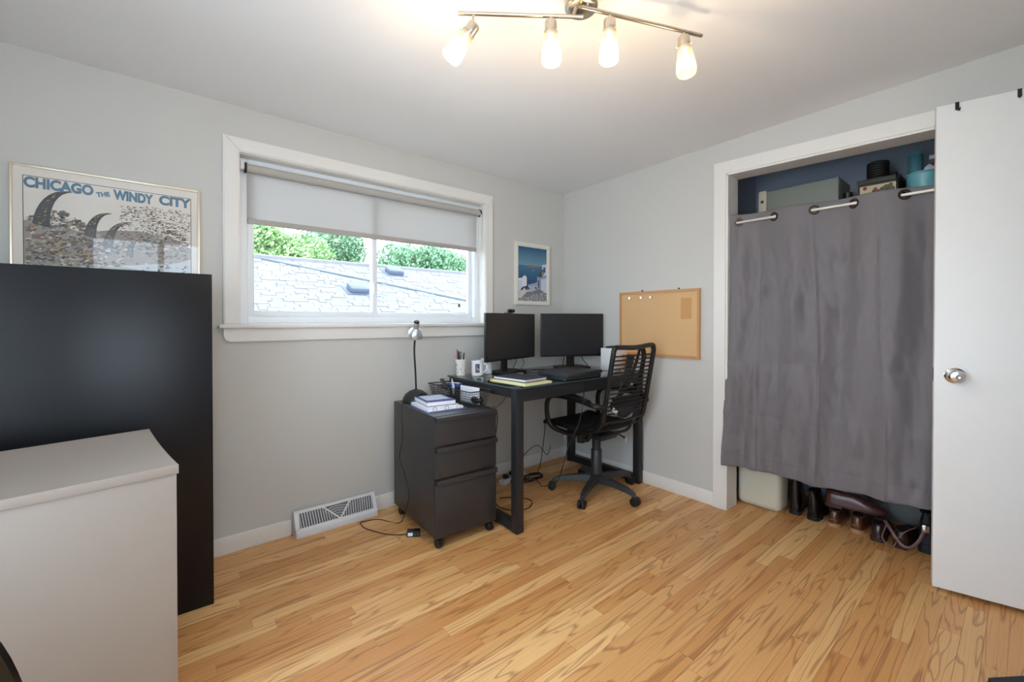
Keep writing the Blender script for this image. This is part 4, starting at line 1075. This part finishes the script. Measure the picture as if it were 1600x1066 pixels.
# ------------------------------------------------------------------ office chair
def office_chair():
    t = thing('office_chair', 'black bungee cord office chair pulled up to the desk', 'chair', (-.40, -.68, 0))
    fr = mat('chair_frame', lin(30, 30, 32), .35, metal=.4, var=.06)
    cd = mat('bungee_cord', lin(24, 24, 26), .55, var=.2, bump=.5, scale=300)
    pl = mat('chair_plastic', lin(46, 47, 50), .45, var=.06)
    # star base
    lt('hub', [(.045, .075), (.05, .085), (.05, .12), (.034, .13)], pl, t, 28)
    for k, a in enumerate((-158, -88, -12, 60, 132)):
        a = R(a); d = Vector((math.cos(a), math.sin(a), 0)); s = Vector((-d.y, d.x, 0))
        b = B(); rings = []
        for (r, w, z0, z1) in ((.03, .03, .075, .122), (.14, .026, .078, .116), (.24, .022, .07, .1), (.285, .02, .06, .085), (.30, .012, .058, .076)):
            rings.append([b.verts.new(d*r+s*w*sg*k2+Vector((0, 0, z))) for sg, k2, z in ((-1, 1, z0), (1, 1, z0), (1, .75, z1), (-1, .75, z1))])
        for p, q in zip(rings, rings[1:]):
            for i in range(4): b.faces.new((p[i], p[(i+1) % 4], q[(i+1) % 4], q[i]))
        b.faces.new(rings[0][::-1]); b.faces.new(rings[-1])
        bmesh.ops.bevel(b, geom=list(b.edges), offset=.004, segments=2, affect='EDGES')
        obj('base_arm', b, pl, t)
        e = d*.288
        cs = lt('caster', [(.008, .04), (.012, .045), (.012, .064)], pl, t, 14, Matrix.Translation(e))
        for sg in (-1, 1):
            Mx = Matrix.Translation(e + s*sg*.014 + d*.012 + Vector((0, 0, .0275))) @ s.to_track_quat('Z', 'Y').to_matrix().to_4x4()
            lt('wheel', [(.018, -.010), (.0265, -.008), (.0275, 0), (.0265, .008), (.016, .011)], M_rubber, cs, 22, Mx)
        b = B(); box(b, e+d*.01+Vector((0, 0, .044)), (.02, .03, .022), a, .005); obj('caster_hood', b, pl, cs)
    lt('gas_lift', [(.037, .12), (.036, .29), (.033, .295), (.029, .297), (.029, .38)], pl, t, 24)
    # tilt mechanism
    b = B(); box(b, (0, .02, .395), (.17, .26, .035), 0, .01); mech = obj('tilt_plate', b, M_blackm, t)
    lt('tension_knob', [(.026, -.06), (.028, -.055), (.028, 0), (.02, .005)], M_blackp, mech, 20, Matrix.Translation((-.02, .12, .375)))
    tb('height_lever', [(.08, .0, .39), (.17, -.06, .375), (.20, -.085, .35)], [.005, .005, .007], M_blackp, mech)
    b = B(); bmesh.ops.create_uvsphere(b, u_segments=16, v_segments=8, radius=1); bmesh.ops.scale(b, vec=(.012, .008, .022), verts=b.verts); bmesh.ops.translate(b, vec=(.208, -.09, .335), verts=b.verts)
    obj('lever_pad', b, mat('grey_plastic', lin(170, 172, 176), .4), mech)
    # seat and back frame: one bent tube per side plus cross tubes
    W = .212
    side = [(.30, 1.0), (.293, .93), (.265, .78), (.235, .62), (.21, .53), (.15, .478), (.05, .462), (-.12, .466), (-.235, .475), (-.27, .465)]
    def sidepts(s): return [(s*W, -y, z) for y, z in side]
    bf = B()
    top = [(-W, -.296, .95), (-W*.97, -.30, .985), (-W*.85, -.302, 1.0), (0, -.308, .995), (W*.85, -.302, 1.005), (W*.97, -.30, .985), (W, -.296, .95)]
    loop = [(-W, -y, z) for y, z in side[::-1][:-2]] + top + [(W, -y, z) for y, z in side[2:]]
    tb('back_frame', smooth_path(loop, 6), .0155, fr, t, 10)
    tb('front_rail', smooth_path([(-W, .27, .465), (-W*.9, .285, .455), (0, .29, .452), (W*.9, .285, .455), (W, .27, .465)], 5), .0145, fr, t, 10)
    tb('rear_rail', [(-W, -.21, .53), (0, -.225, .525), (W, -.21, .53)], .009, fr, t, 8)
    for s in (-1, 1):
        tb('seat_support', smooth_path([(s*W, -.13, .47), (s*(W-.01), -.1, .41), (s*.15, -.03, .385), (s*.07, .02, .39)], 5), .010, fr, t)
        tb('seat_support', smooth_path([(s*W, .2, .465), (s*(W-.01), .17, .42), (s*.14, .1, .39), (s*.07, .06, .39)], 5), .010, fr, t)
        ap = [(s*W, -.245, .635), (s*(W+.05), -.20, .645), (s*(W+.06), -.08, .665), (s*(W+.06), .08, .672), (s*(W+.058), .17, .655), (s*(W+.055), .205, .60), (s*(W+.05), .20, .50), (s*(W+.02), .17, .44), (s*.14, .12, .395)]
        tb('armrest', smooth_path(ap, 6), .0165, fr, t, 10)
        pad = [(s*(W+.058), -.16, .664), (s*(W+.06), -.06, .684), (s*(W+.06), .07, .69), (s*(W+.058), .15, .68)]
        tb('arm_pad', smooth_path(pad, 5), .023, M_blackp, t, 10, flat=.55, up=(0, 0, 1))
    # bungee cords
    for i in range(15):
        k = i/14
        z = .585+.36*k; y = -(.225+(z-.58)*.19)
        tb('back_cord', [(-W-.012, y, z), (-W*.5, y-.006, z), (0, y-.008, z), (W*.5, y-.006, z), (W+.012, y, z)], .0048, cd, t, 6)
    for i in range(19):
        y = -.17+.43*i/18
        z = .472 + .004*math.cos(i)
        tb('seat_cord', [(-W-.012, y, z), (-W*.5, y, z-.008), (0, y, z-.012), (W*.5, y, z-.008), (W+.012, y, z)], .0065, cd, t, 6)
    # posture brace hung on the backrest
    g = thing('posture_brace', 'black posture brace with straps hung on the chair back', 'back brace', (-.40, -.98, .60))
    nb = mat('brace_fabric', lin(30, 31, 35), .75, var=.15, bump=.3, scale=400); nv = mat('brace_pad', lin(38, 42, 52), .7, var=.1)
    Ty = Matrix(((1, 0, 0, 0), (0, .18, -1, 0), (0, 1, 0, 0), (0, 0, 0, 1)))   # (u,v,h) in the tilted back plane
    def plane(u, v, h=0): return Vector((u, .0 + .105 - .19*v - h, v))
    def band(name, pts, wd, m, th=.004):
        b = B(); P = smooth_path([plane(*p) if len(p) > 2 else plane(p[0], p[1], .03) for p in pts], 6)
        L_, R_ = [], []
        for i, p in enumerate(P):
            tt = (P[min(i+1, len(P)-1)]-P[max(i-1, 0)]).normalized(); s = tt.cross(Vector((0, 1, 0))).normalized()
            L_.append([b.verts.new(p+s*wd+Vector((0, dy, 0))) for dy in (0, th)]); R_.append([b.verts.new(p-s*wd+Vector((0, dy, 0))) for dy in (0, th)])
        for i in range(len(P)-1):
            for q in ([L_[i][0], L_[i+1][0], R_[i+1][0], R_[i][0]], [L_[i][1], R_[i][1], R_[i+1][1], L_[i+1][1]], [L_[i][0], L_[i][1], L_[i+1][1], L_[i+1][0]], [R_[i][0], R_[i+1][0], R_[i+1][1], R_[i][1]]): b.faces.new(q)
        b.faces.new([L_[0][0], R_[0][0], R_[0][1], L_[0][1]]); b.faces.new([L_[-1][1], R_[-1][1], R_[-1][0], L_[-1][0]])
        return obj(name, b, m, g)
    band('shoulder_pad', [(-.03, .35, .035), (-.04, .25, .04), (-.035, .17, .04)], .034, nv, .008)
    band('shoulder_strap', [(.06, .39, .03), (.04, .30, .035), (.0, .20, .04)], .013, nb)
    band('shoulder_strap', [(.115, .40, .0), (.118, .34, .03), (.12, .2, .03), (.125, .05, .03), (.13, -.06, .03), (.125, -.12, .03)], .024, nb)
    b = B(); prism(b, [(-.055, .12), (-.02, .15), (.0, .215), (.02, .215), (.03, .155), (.06, .12), (.05, .09), (.03, .10), (-.03, .10), (-.045, .09)], .008, Matrix.Translation((0, .06, 0)) @ Ty)
    obj('yoke', b, nb, g)
    band('waist_belt', [(-.13, .055, .03), (-.06, .0, .035), (0, -.02, .036), (.06, .0, .035), (.11, .05, .03)], .036, nb, .008)
    b = B(); prism(b, [(-.125, .075), (.11, .08), (.10, .03), (.06, -.02), (.0, -.045), (-.05, -.03), (-.10, .02)], .008, Matrix.Translation((0, .068, 0)) @ Ty)
    obj('lumbar_panel', b, nb, g)
    band('side_strap', [(-.05, .11, .035), (-.10, .08, .03), (-.15, .03, .03)], .012, nb); band('side_strap', [(.05, .11, .035), (.10, .09, .035), (.19, .10, .02)], .014, nb)
    band('care_label', [(-.14, .02, .042), (-.11, .0, .042), (-.085, -.015, .042)], .012, M_paper, .001)
    b = B(); box(b, plane(.0, .165, .052), (.022, .004, .01), 0, .001); obj('buckle', b, M_chrome, g)
    b = B(); box(b, plane(.10, .33, .05), (.03, .008, .02), 0, .003); obj('slider', b, M_blackp, g)
office_chair()

# ------------------------------------------------------------------ closet: rod, curtain, shelf and its load
RX, RZ = .04, 1.757
def closet():
    t = thing('curtain_rod', 'thin white curtain rod across the closet opening', 'curtain rod', (RX, (CY0+CY1)/2, RZ))
    L = (CY0-CY1)/2-.012
    Mx = Matrix.Rotation(R(90), 4, 'X')
    lt('rod', [(.0075, -L), (.0075, L)], mat('rod_white', lin(222, 220, 214), .3, metal=.2), t, 14, Mx)
    for s in (-1, 1): lt('end_cup', [(.016, s*L-.004), (.016, s*L+.004)], M_white, t, 16, Mx)
    G = [-1.415, -1.607, -1.802, -1.974, -2.166, -2.325]
    cur = thing('closet_curtain', 'grey grommet curtain hanging across the closet opening', 'curtain', (0, 0, 0))
    M_c = bpy.data.materials.new('curtain_cloth'); M_c.use_nodes = True
    nt = M_c.node_tree; p = nt.nodes['Principled BSDF']; p.inputs['Roughness'].default_value = .62; p.inputs['Sheen Weight'].default_value = .25
    tc = nt.nodes.new('ShaderNodeTexCoord'); nz = nt.nodes.new('ShaderNodeTexNoise'); nz.inputs['Scale'].default_value = 500
    nt.links.new(tc.outputs['Object'], nz.inputs['Vector'])
    mx = nt.nodes.new('ShaderNodeMix'); mx.data_type = 'RGBA'; mx.inputs[6].default_value = lin(104, 99, 102); mx.inputs[7].default_value = lin(120, 115, 118)
    nt.links.new(nz.outputs[0], mx.inputs[0]); nt.links.new(mx.outputs[2], p.inputs['Base Color'])
    bp = nt.nodes.new('ShaderNodeBump'); bp.inputs['Strength'].default_value = .1; bp.inputs['Distance'].default_value = .0006
    nt.links.new(nz.outputs[0], bp.inputs['Height']); nt.links.new(bp.outputs[0], p.inputs['Normal'])
    ya, yb, zt, zb = -1.366, -2.352, 1.805, .272
    ny, nz_ = 220, 170
    def phase(y):
        K = [ya+.05] + G + [yb-.1]
        for i in range(len(K)-1):
            if K[i] >= y >= K[i+1]: return i - 1 + (K[i]-y)/(K[i]-K[i+1])
        return -1 if y > K[0] else len(G)
    rg = random.Random(6)
    dents = [(rg.uniform(yb, ya), rg.uniform(.35, 1.6), rg.uniform(.015, .04), rg.uniform(.03, .10), rg.uniform(-.014, .012)) for _ in range(70)]
    def cx(y, z):
        k = max(0, min(1, (zt-z)/(zt-zb)))
        a = .024*math.sin(math.pi*phase(y))*(1-k)**.6
        f = .016*math.sin(19*y+1.0+.6*math.sin(3*z)) + .010*math.sin(43*y+2.2*z) + .008*math.sin(9.5*y-.7)
        x = RX + a + f*min(1, k*2.2)
        x += .006*noise.noise(Vector((y*16, z*7, 0)))*min(1, k*5) + .004*noise.noise(Vector((y*40, z*14, 3)))*min(1, k*5) - .007*math.exp(-((y+1.80+.03*math.sin(2*z))/.006)**2)*min(1, k*3) + .006*math.exp(-((y+1.53)/.007)**2)*min(1, k*3) - .006*math.exp(-((y+2.09+.02*math.sin(3*z))/.006)**2)*min(1, k*3) + .0025*math.exp(-((z-.92)/.012)**2) - .0025*math.exp(-((z-.60)/.014)**2)
        for (dy, dz, sy, sz, am) in dents:
            u, v = (y-dy)/sy, (z-dz)/sz
            if abs(u) < 3 and abs(v) < 3: x += am*math.exp(-u*u-v*v)
        fl = max(0, min(1, (y-(ya-.09))/.09))*max(0, min(1, (1.2-z)/.9))
        x -= .075*fl
        if abs(z-(zb+.085)) < .006: x += .002
        return x
    b = B(); g = {}
    for i in range(ny+1):
        for j in range(nz_+1):
            y = ya+(yb-ya)*i/ny
            z = zt+(zb-zt)*j/nz_
            zz = z + (.008*math.sin(8*y)*(j/nz_)**3) - .02*(i/ny)*(1-j/nz_) + .012*(i/ny)*(j/nz_)
            yo = y + (.016*max(0, 1-i/12)*(j/nz_)**2)
            g[i, j] = b.verts.new((cx(y, z), yo, zz))
    for i in range(ny):
        for j in range(nz_):
            q = (g[i, j], g[i+1, j], g[i+1, j+1], g[i, j+1])
            mc = sum((v.co for v in q), Vector())/4
            if any((mc.y-gy)**2+(mc.z-RZ)**2 < .0165**2 for gy in G): continue     # punched grommet holes
            b.faces.new(q)
    o = obj('cloth', b, M_c, cur)
    md = o.modifiers.new('thickness', 'SOLIDIFY'); md.thickness = .0018
    for f in o.data.polygons: f.use_smooth = True
    M_g = mat('bronze_grommet', lin(62, 50, 46), .3, metal=.7, var=.06)
    for i, y in enumerate(G[:6]):
        sg = 1 if i % 2 == 0 else -1
        zz = RZ - .0
        Mx = Matrix.Translation((cx(y, RZ+.0), y, zz)) @ Matrix.Rotation(sg*R(20), 4, 'Z') @ Matrix.Rotation(R(90), 4, 'Y')
        b = B(); lathe(b, [(.0155, -.004), (.024, -.004), (.0265, -.001), (.0265, .001), (.024, .004), (.0155, .004), (.0155, -.004)], 24, Mx, close=False); obj('grommet', b, M_g, cur)
    tb('hem_stitch', [(cx(ya+(yb-ya)*i/60, zb+.085)-.0015, ya+(yb-ya)*i/60, zb+.088) for i in range(61)], .0008, mat('stitch', lin(140, 135, 138), .7), cur, 4)
    # shelf
    t = thing('closet_shelf', 'shaded wooden shelf above the closet curtain', 'shelf', (.46, -1.86, 1.70))
    bx('board', (0, 0, .009), (.50, 1.215, .018), mat('shelf_paint', lin(170, 172, 176), .6), t, bev=.002)
    bx('cleat', (.25, 0, -.02), (.018, 1.215, .04), MATS['shelf_paint'], t)
    SZ = 1.7185
    # long grey case
    t = thing('equipment_case', 'long grey green case with a beige end cap on the closet shelf', 'case', (.38, -1.64, SZ))
    m1 = mat('case_grey', lin(128, 132, 124), .5, var=.04); m2 = mat('case_beige', lin(190, 182, 164), .5, var=.03)
    bx('body', (0, -.03, .125), (.24, .36, .25), m1, t, bev=.006)
    bx('end_cap', (0, .175, .13), (.245, .05, .26), m2, t, bev=.008)
    bx('end_rim', (0, -.212, .125), (.244, .012, .254), m1, t, bev=.004)
    lt('knob', [(.009, 0), (.009, .004)], M_char, t, 16, Matrix.Translation((-.123, .175, .19)) @ Matrix.Rotation(R(-90), 4, 'Y'))
    for k in range(2): bx('vent_slot', (-.1225, .17+.014*k, .095), (.002, .006, .016), M_blackp, t)
    # floral box and things on it
    t = thing('floral_box', 'dark lidded storage box with a floral side on the closet shelf', 'box', (.40, -2.02, SZ))
    bx('body', (0, 0, .095), (.20, .17, .19), mat('box_dark', lin(58, 58, 54), .6, var=.1), t, bev=.003)
    bx('lid', (0, 0, .20), (.21, .18, .025), MATS['box_dark'], t, bev=.004)
    m_fl = [mat('floral_cream', lin(206, 186, 150), .6), mat('floral_wine', lin(120, 50, 56), .6), mat('floral_green', lin(92, 96, 76), .6)]
    pnl = bx('floral_panel', (-.101, 0, .095), (.002, .15, .16), m_fl[0], t)
    rg = random.Random(9)
    for k in range(44):
        b = B(); lathe(b, [(rg.uniform(.008, .018), 0), (.004, .0012)], 7, Matrix.Translation((-.1022, rg.uniform(-.06, .06), rg.uniform(.05, .165))) @ Matrix.Rotation(R(-90), 4, 'Y')); obj('flower', b, m_fl[1+k % 2], pnl)
    t = thing('hose_coil', 'ribbed black hose coil standing on the floral box', 'hose', (.42, -2.0, SZ+.213))
    for k in range(8): tb('coil_ring', [(.042*math.cos(a), .042*math.sin(a), .010+.0135*k) for a in [i*math.pi/10 for i in range(20)]], .0085, M_rubber, t, 8, True)
    lt('core', [(.036, .002), (.036, .112)], M_blackp, t, 18)
    tag(tb('black_cable', smooth_path([(.36, -2.06, SZ+.222), (.33, -2.085, SZ+.228), (.29, -2.10, SZ+.2), (.275, -2.106, SZ+.1), (.27, -2.10, SZ+.006)], 6), .006, M_cable), 'thick black cable draped from the floral box', 'cable')
    t = thing('handheld_torch', 'small black torch beside the grey case on the shelf', 'torch', (.33, -1.885, SZ), R(20))
    lt('barrel', [(.014, 0), (.015, .02), (.015, .12), (.022, .15), (.022, .165)], M_blackp, t, 16); lt('lens', [(.019, .165), (.019, .167)], M_screen, t, 16)
    t = thing('teal_tub', 'teal plastic tub on the closet shelf beside the door', 'tub', (.36, -2.20, SZ))
    teal = mat('teal_plastic', lin(112, 176, 184), .35, var=.06)
    b = B(); lathe(b, [(.055, 0), (.06, .004), (.075, .19), (.078, .192), (.072, .192), (.057, .008)], 28, close=False); obj('bowl', b, teal, t)
    lt('lid', [(.077, .192), (.077, .2), (.01, .203)], teal, t, 28)
    t = thing('teal_tumbler', 'tall clear teal tumbler behind the teal tub', 'tumbler', (.56, -2.135, SZ))
    tg = thin_mat('teal_clear', lin(130, 190, 204), .35, .4, gloss=.08)
    b = B(); lathe(b, [(.026, 0), (.028, .005), (.032, .36), (.029, .36), (.026, .01)], 24, close=False); obj('wall', b, tg, t)
    lt('lid', [(.033, .36), (.033, .372), (.01, .376)], teal, t, 24); tb('straw', [(0, .005, .01), (.005, .01, .38), (.006, .012, .40)], .004, teal, t)
    t = thing('snack_bag', 'red and white crumpled bag on the shelf by the door edge', 'bag', (.545, -2.243, SZ))
    b = B(); bmesh.ops.create_uvsphere(b, u_segments=20, v_segments=14, radius=1); bmesh.ops.scale(b, vec=(.05, .06, .165), verts=b.verts); bmesh.ops.translate(b, vec=(0, 0, .165), verts=b.verts)
    for v in b.verts: v.co += Vector((noise.noise(v.co*14), noise.noise(v.co*14+Vector((5, 0, 0))), noise.noise(v.co*12+Vector((0, 7, 0)))))*.014; v.co.z = max(v.co.z, .001)
    obj('pouch', b, mat('red_foil', lin(176, 36, 40), .3, var=.1), t)
    b = B(); tube(b, smooth_path([(-.045, .055, .27), (-.062, .02, .23), (-.058, -.01, .17), (-.05, .03, .12)], 5), .016, 8, flat=.4, up=(1, 0, 0)); obj('white_swoosh', b, M_paper, t)
    bx('top_seal', (0, 0, .327), (.008, .10, .02), mat('foil_white', lin(220, 216, 214), .35), t)
closet()

# ------------------------------------------------------------------ closet floor: cushion, boots, shoes
def shoe(name, label, loc, rz, col, sole_col, boot=0, L=.28, grp=None, laces=True, roll=0, cat='shoe', rough=.3):
    t = thing(name, label, cat, loc, rz, grp)
    if roll: t.rotation_euler.y = roll
    m = mat('leather_'+'_'.join(map(str, col)), lin(*col), rough, var=.15, bump=.15, scale=60); ms = mat('sole_'+'_'.join(map(str, sole_col)), lin(*sole_col), .6, var=.08)
    st = [(0, .010, .05), (.003, .019, .066), (.010, .027, .082), (.03, .0335, .092), (.08, .034, .088), (.12, .036, .092), (.155, .042, .085), (.19, .046, .068), (.225, .044, .054), (.255, .035, .045), (.274, .02, .035), (.28, .008, .028)]
    if boot: st = [(x, w, (boot if x < .1 else boot*.93-(x-.1)*2.2 if x < .15 else h)) for x, w, h in st]
    k = L/.28
    st = [(x, w*.9, h) for x, w, h in st]
    b = B(); rings = []; ns = 14
    for x, w, h in st:
        ring = []
        for i in range(ns+1):
            a = math.pi*i/ns
            tp = .9 if x < .14 else 1
            zz = .018+(h-.018)*math.sin(a)**(.42 if boot and x < .12 else .75)
            wd = w*(1-(1-tp)*(zz-.018)/max(h-.018, .01))
            ring.append(b.verts.new((x*k, wd*math.copysign(abs(math.cos(a))**.8, math.cos(a)), zz)))
        rings.append(ring)
    for p, q in zip(rings, rings[1:]):
        for i in range(ns): b.faces.new((p[i], p[i+1], q[i+1], q[i]))
        b.faces.new((p[ns], p[0], q[0], q[ns]))
    b.faces.new(rings[0]); b.faces.new(rings[-1][::-1])
    up = obj('upper', b, m, t)
    out = [(x*k-.003, w+.003) for x, w, h in st]
    pol = [(x, w) for x, w in out] + [(x, -w) for x, w in out[::-1]]
    b = B(); prism(b, pol, .008, Matrix.Translation((0, 0, .012))); obj('sole', b, ms, t)
    b = B(); hp = [(x, w) for x, w in out if x < .08*k] + [(x, -w) for x, w in out[::-1] if x < .08*k]; prism(b, hp, .0125, Matrix.Identity(4)); obj('heel', b, ms, t)
    top = boot if boot else .09
    b = B(); tube(b, [(.045*k+.038*k*math.cos(a), .026*math.sin(a), top-.001+.004*math.cos(a)) for a in [i*math.pi/9 for i in range(18)]], .004, 6, True); obj('collar', b, m, up)
    b = B(); prism(b, [(.045*k+.036*k*math.cos(a), .024*math.sin(a)) for a in [i*math.pi/9 for i in range(18)]], .002, Matrix.Translation((0, 0, top))); obj('collar_shade', b, M_rubber, up)  # flat dark disc standing in for the shaded hollow of the collar
    b = B(); tube(b, [(.001, -.016, .04), (-.002, 0, .042), (.001, .016, .04)], .0015, 5); obj('heel_seam', b, ms, up)
    if laces:
        for i in range(4):
            x = (.105+.018*i)*k; z = (boot*.93-(x/k-.1)*2.2 if boot and x/k < .15 else .094-.006*i)
            tb('lace', smooth_path([(x, -.022, z-.006), (x+.004, 0, z+.003), (x, .022, z-.006)], 4), .0016, M_rubber if not sole_col[0] > 100 else ms, up, 5)
    return t

def closet_floor():
    t = thing('cushion', 'cream upholstered block cushion at the left end of the closet floor', 'cushion', (.25, -1.478, 0))
    m = mat('cream_fabric', lin(206, 200, 180), .8, var=.04, bump=.2, scale=300)
    b = B(); box(b, (0, 0, .19), (.16, .25, .378), 0, .035, 5); obj('body', b, m, t)
    tb('piping', [(-.066, y, z+.19) for y, z in rrect(.205, .345, .04, 5)], .004, m, t, 6, True)
    blk, blks = (22, 22, 24), (20, 20, 21)
    g1, g2, g3 = 'black boots in the closet', 'tan soled brown shoes in the closet', 'dark brown shoes in the closet'
    shoe('boot', 'black leather boot next to the cream cushion', (.245, -1.655, 0), R(6), blk, blks, .23, grp=g1, cat='boot', rough=.15)
    shoe('boot', 'black laced boot between the other boot and the brown shoes', (.235, -1.746, 0), R(-4), blk, blks, .17, grp=g1, cat='boot', rough=.12)
    br, tan = (92, 54, 38), (176, 132, 92)
    shoe('shoe', 'brown leather shoe with tan sole nearest the black boots', (.235, -1.85, 0), R(3), br, tan, grp=g2)
    shoe('shoe', 'brown leather shoe with tan sole nearest the dark brown pair', (.245, -1.948, 0), R(-3), br, tan, grp=g2)
    shoe('shoe', 'reddish brown dress shoe laid across the tan soled pair', (.285, -1.80, .1), R(-78), (88, 50, 46), (70, 42, 38), grp=None, L=.27)
    dk = (62, 40, 40)
    shoe('shoe', 'dark brown shoe standing beside the tan soled pair', (.215, -2.044, 0), R(2), dk, (52, 34, 34), grp=g3, laces=False)
    shoe('shoe', 'dark brown shoe under the leather strap', (.215, -2.132, 0), R(-6), dk, (52, 34, 34), grp=g3, laces=False)
    st = thing('leather_strap', 'brown leather strap looped over the dark brown shoes', 'strap', (.22, -2.13, 0))
    m = mat('strap_leather', lin(108, 76, 70), .45, var=.1)
    b = B(); tube(b, smooth_path([(.02, .06, .115), (-.012, .03, .085), (-.03, -.01, .035), (-.03, -.045, .03), (-.02, -.075, .07), (.0, -.095, .13), (.03, -.10, .15)], 6), .0075, 8, flat=.35, up=(1, .3, 0)); obj('band', b, m, st)
    b = B(); tube(b, smooth_path([(-.005, .05, .10), (-.035, .06, .04), (-.035, .02, .012), (-.02, .0, .06), (.0, -.03, .10), (.02, -.06, .12)], 6), .003, 6); obj('lace', b, m, st)
    b = B(); box(b, (-.004, -.098, .135), (.008, .028, .034), R(10), .003); obj('buckle', b, M_chrome, st)
    shoe('boot', 'dark navy rubber boot at the door end of the closet', (.255, -2.225, 0), R(0), (36, 40, 48), (28, 30, 34), .2, grp=None, laces=False, cat='boot', rough=.6)
    t = thing('grey_cloth', 'crumpled grey cloth lying behind the dark brown shoes', 'cloth', (.615, -2.08, 0))
    b = B(); bmesh.ops.create_uvsphere(b, u_segments=28, v_segments=16, radius=1); bmesh.ops.scale(b, vec=(.06, .15, .11), verts=b.verts); bmesh.ops.translate(b, vec=(0, 0, .10), verts=b.verts)
    for v in b.verts: v.co += Vector((noise.noise(v.co*16), noise.noise(v.co*16+Vector((9, 0, 0))), noise.noise(v.co*18+Vector((0, 4, 0)))))*.018; v.co.z = max(v.co.z, .001)
    obj('fold', b, mat('grey_cotton', lin(128, 130, 130), .9, var=.12, bump=.3, scale=200), t)
closet_floor()
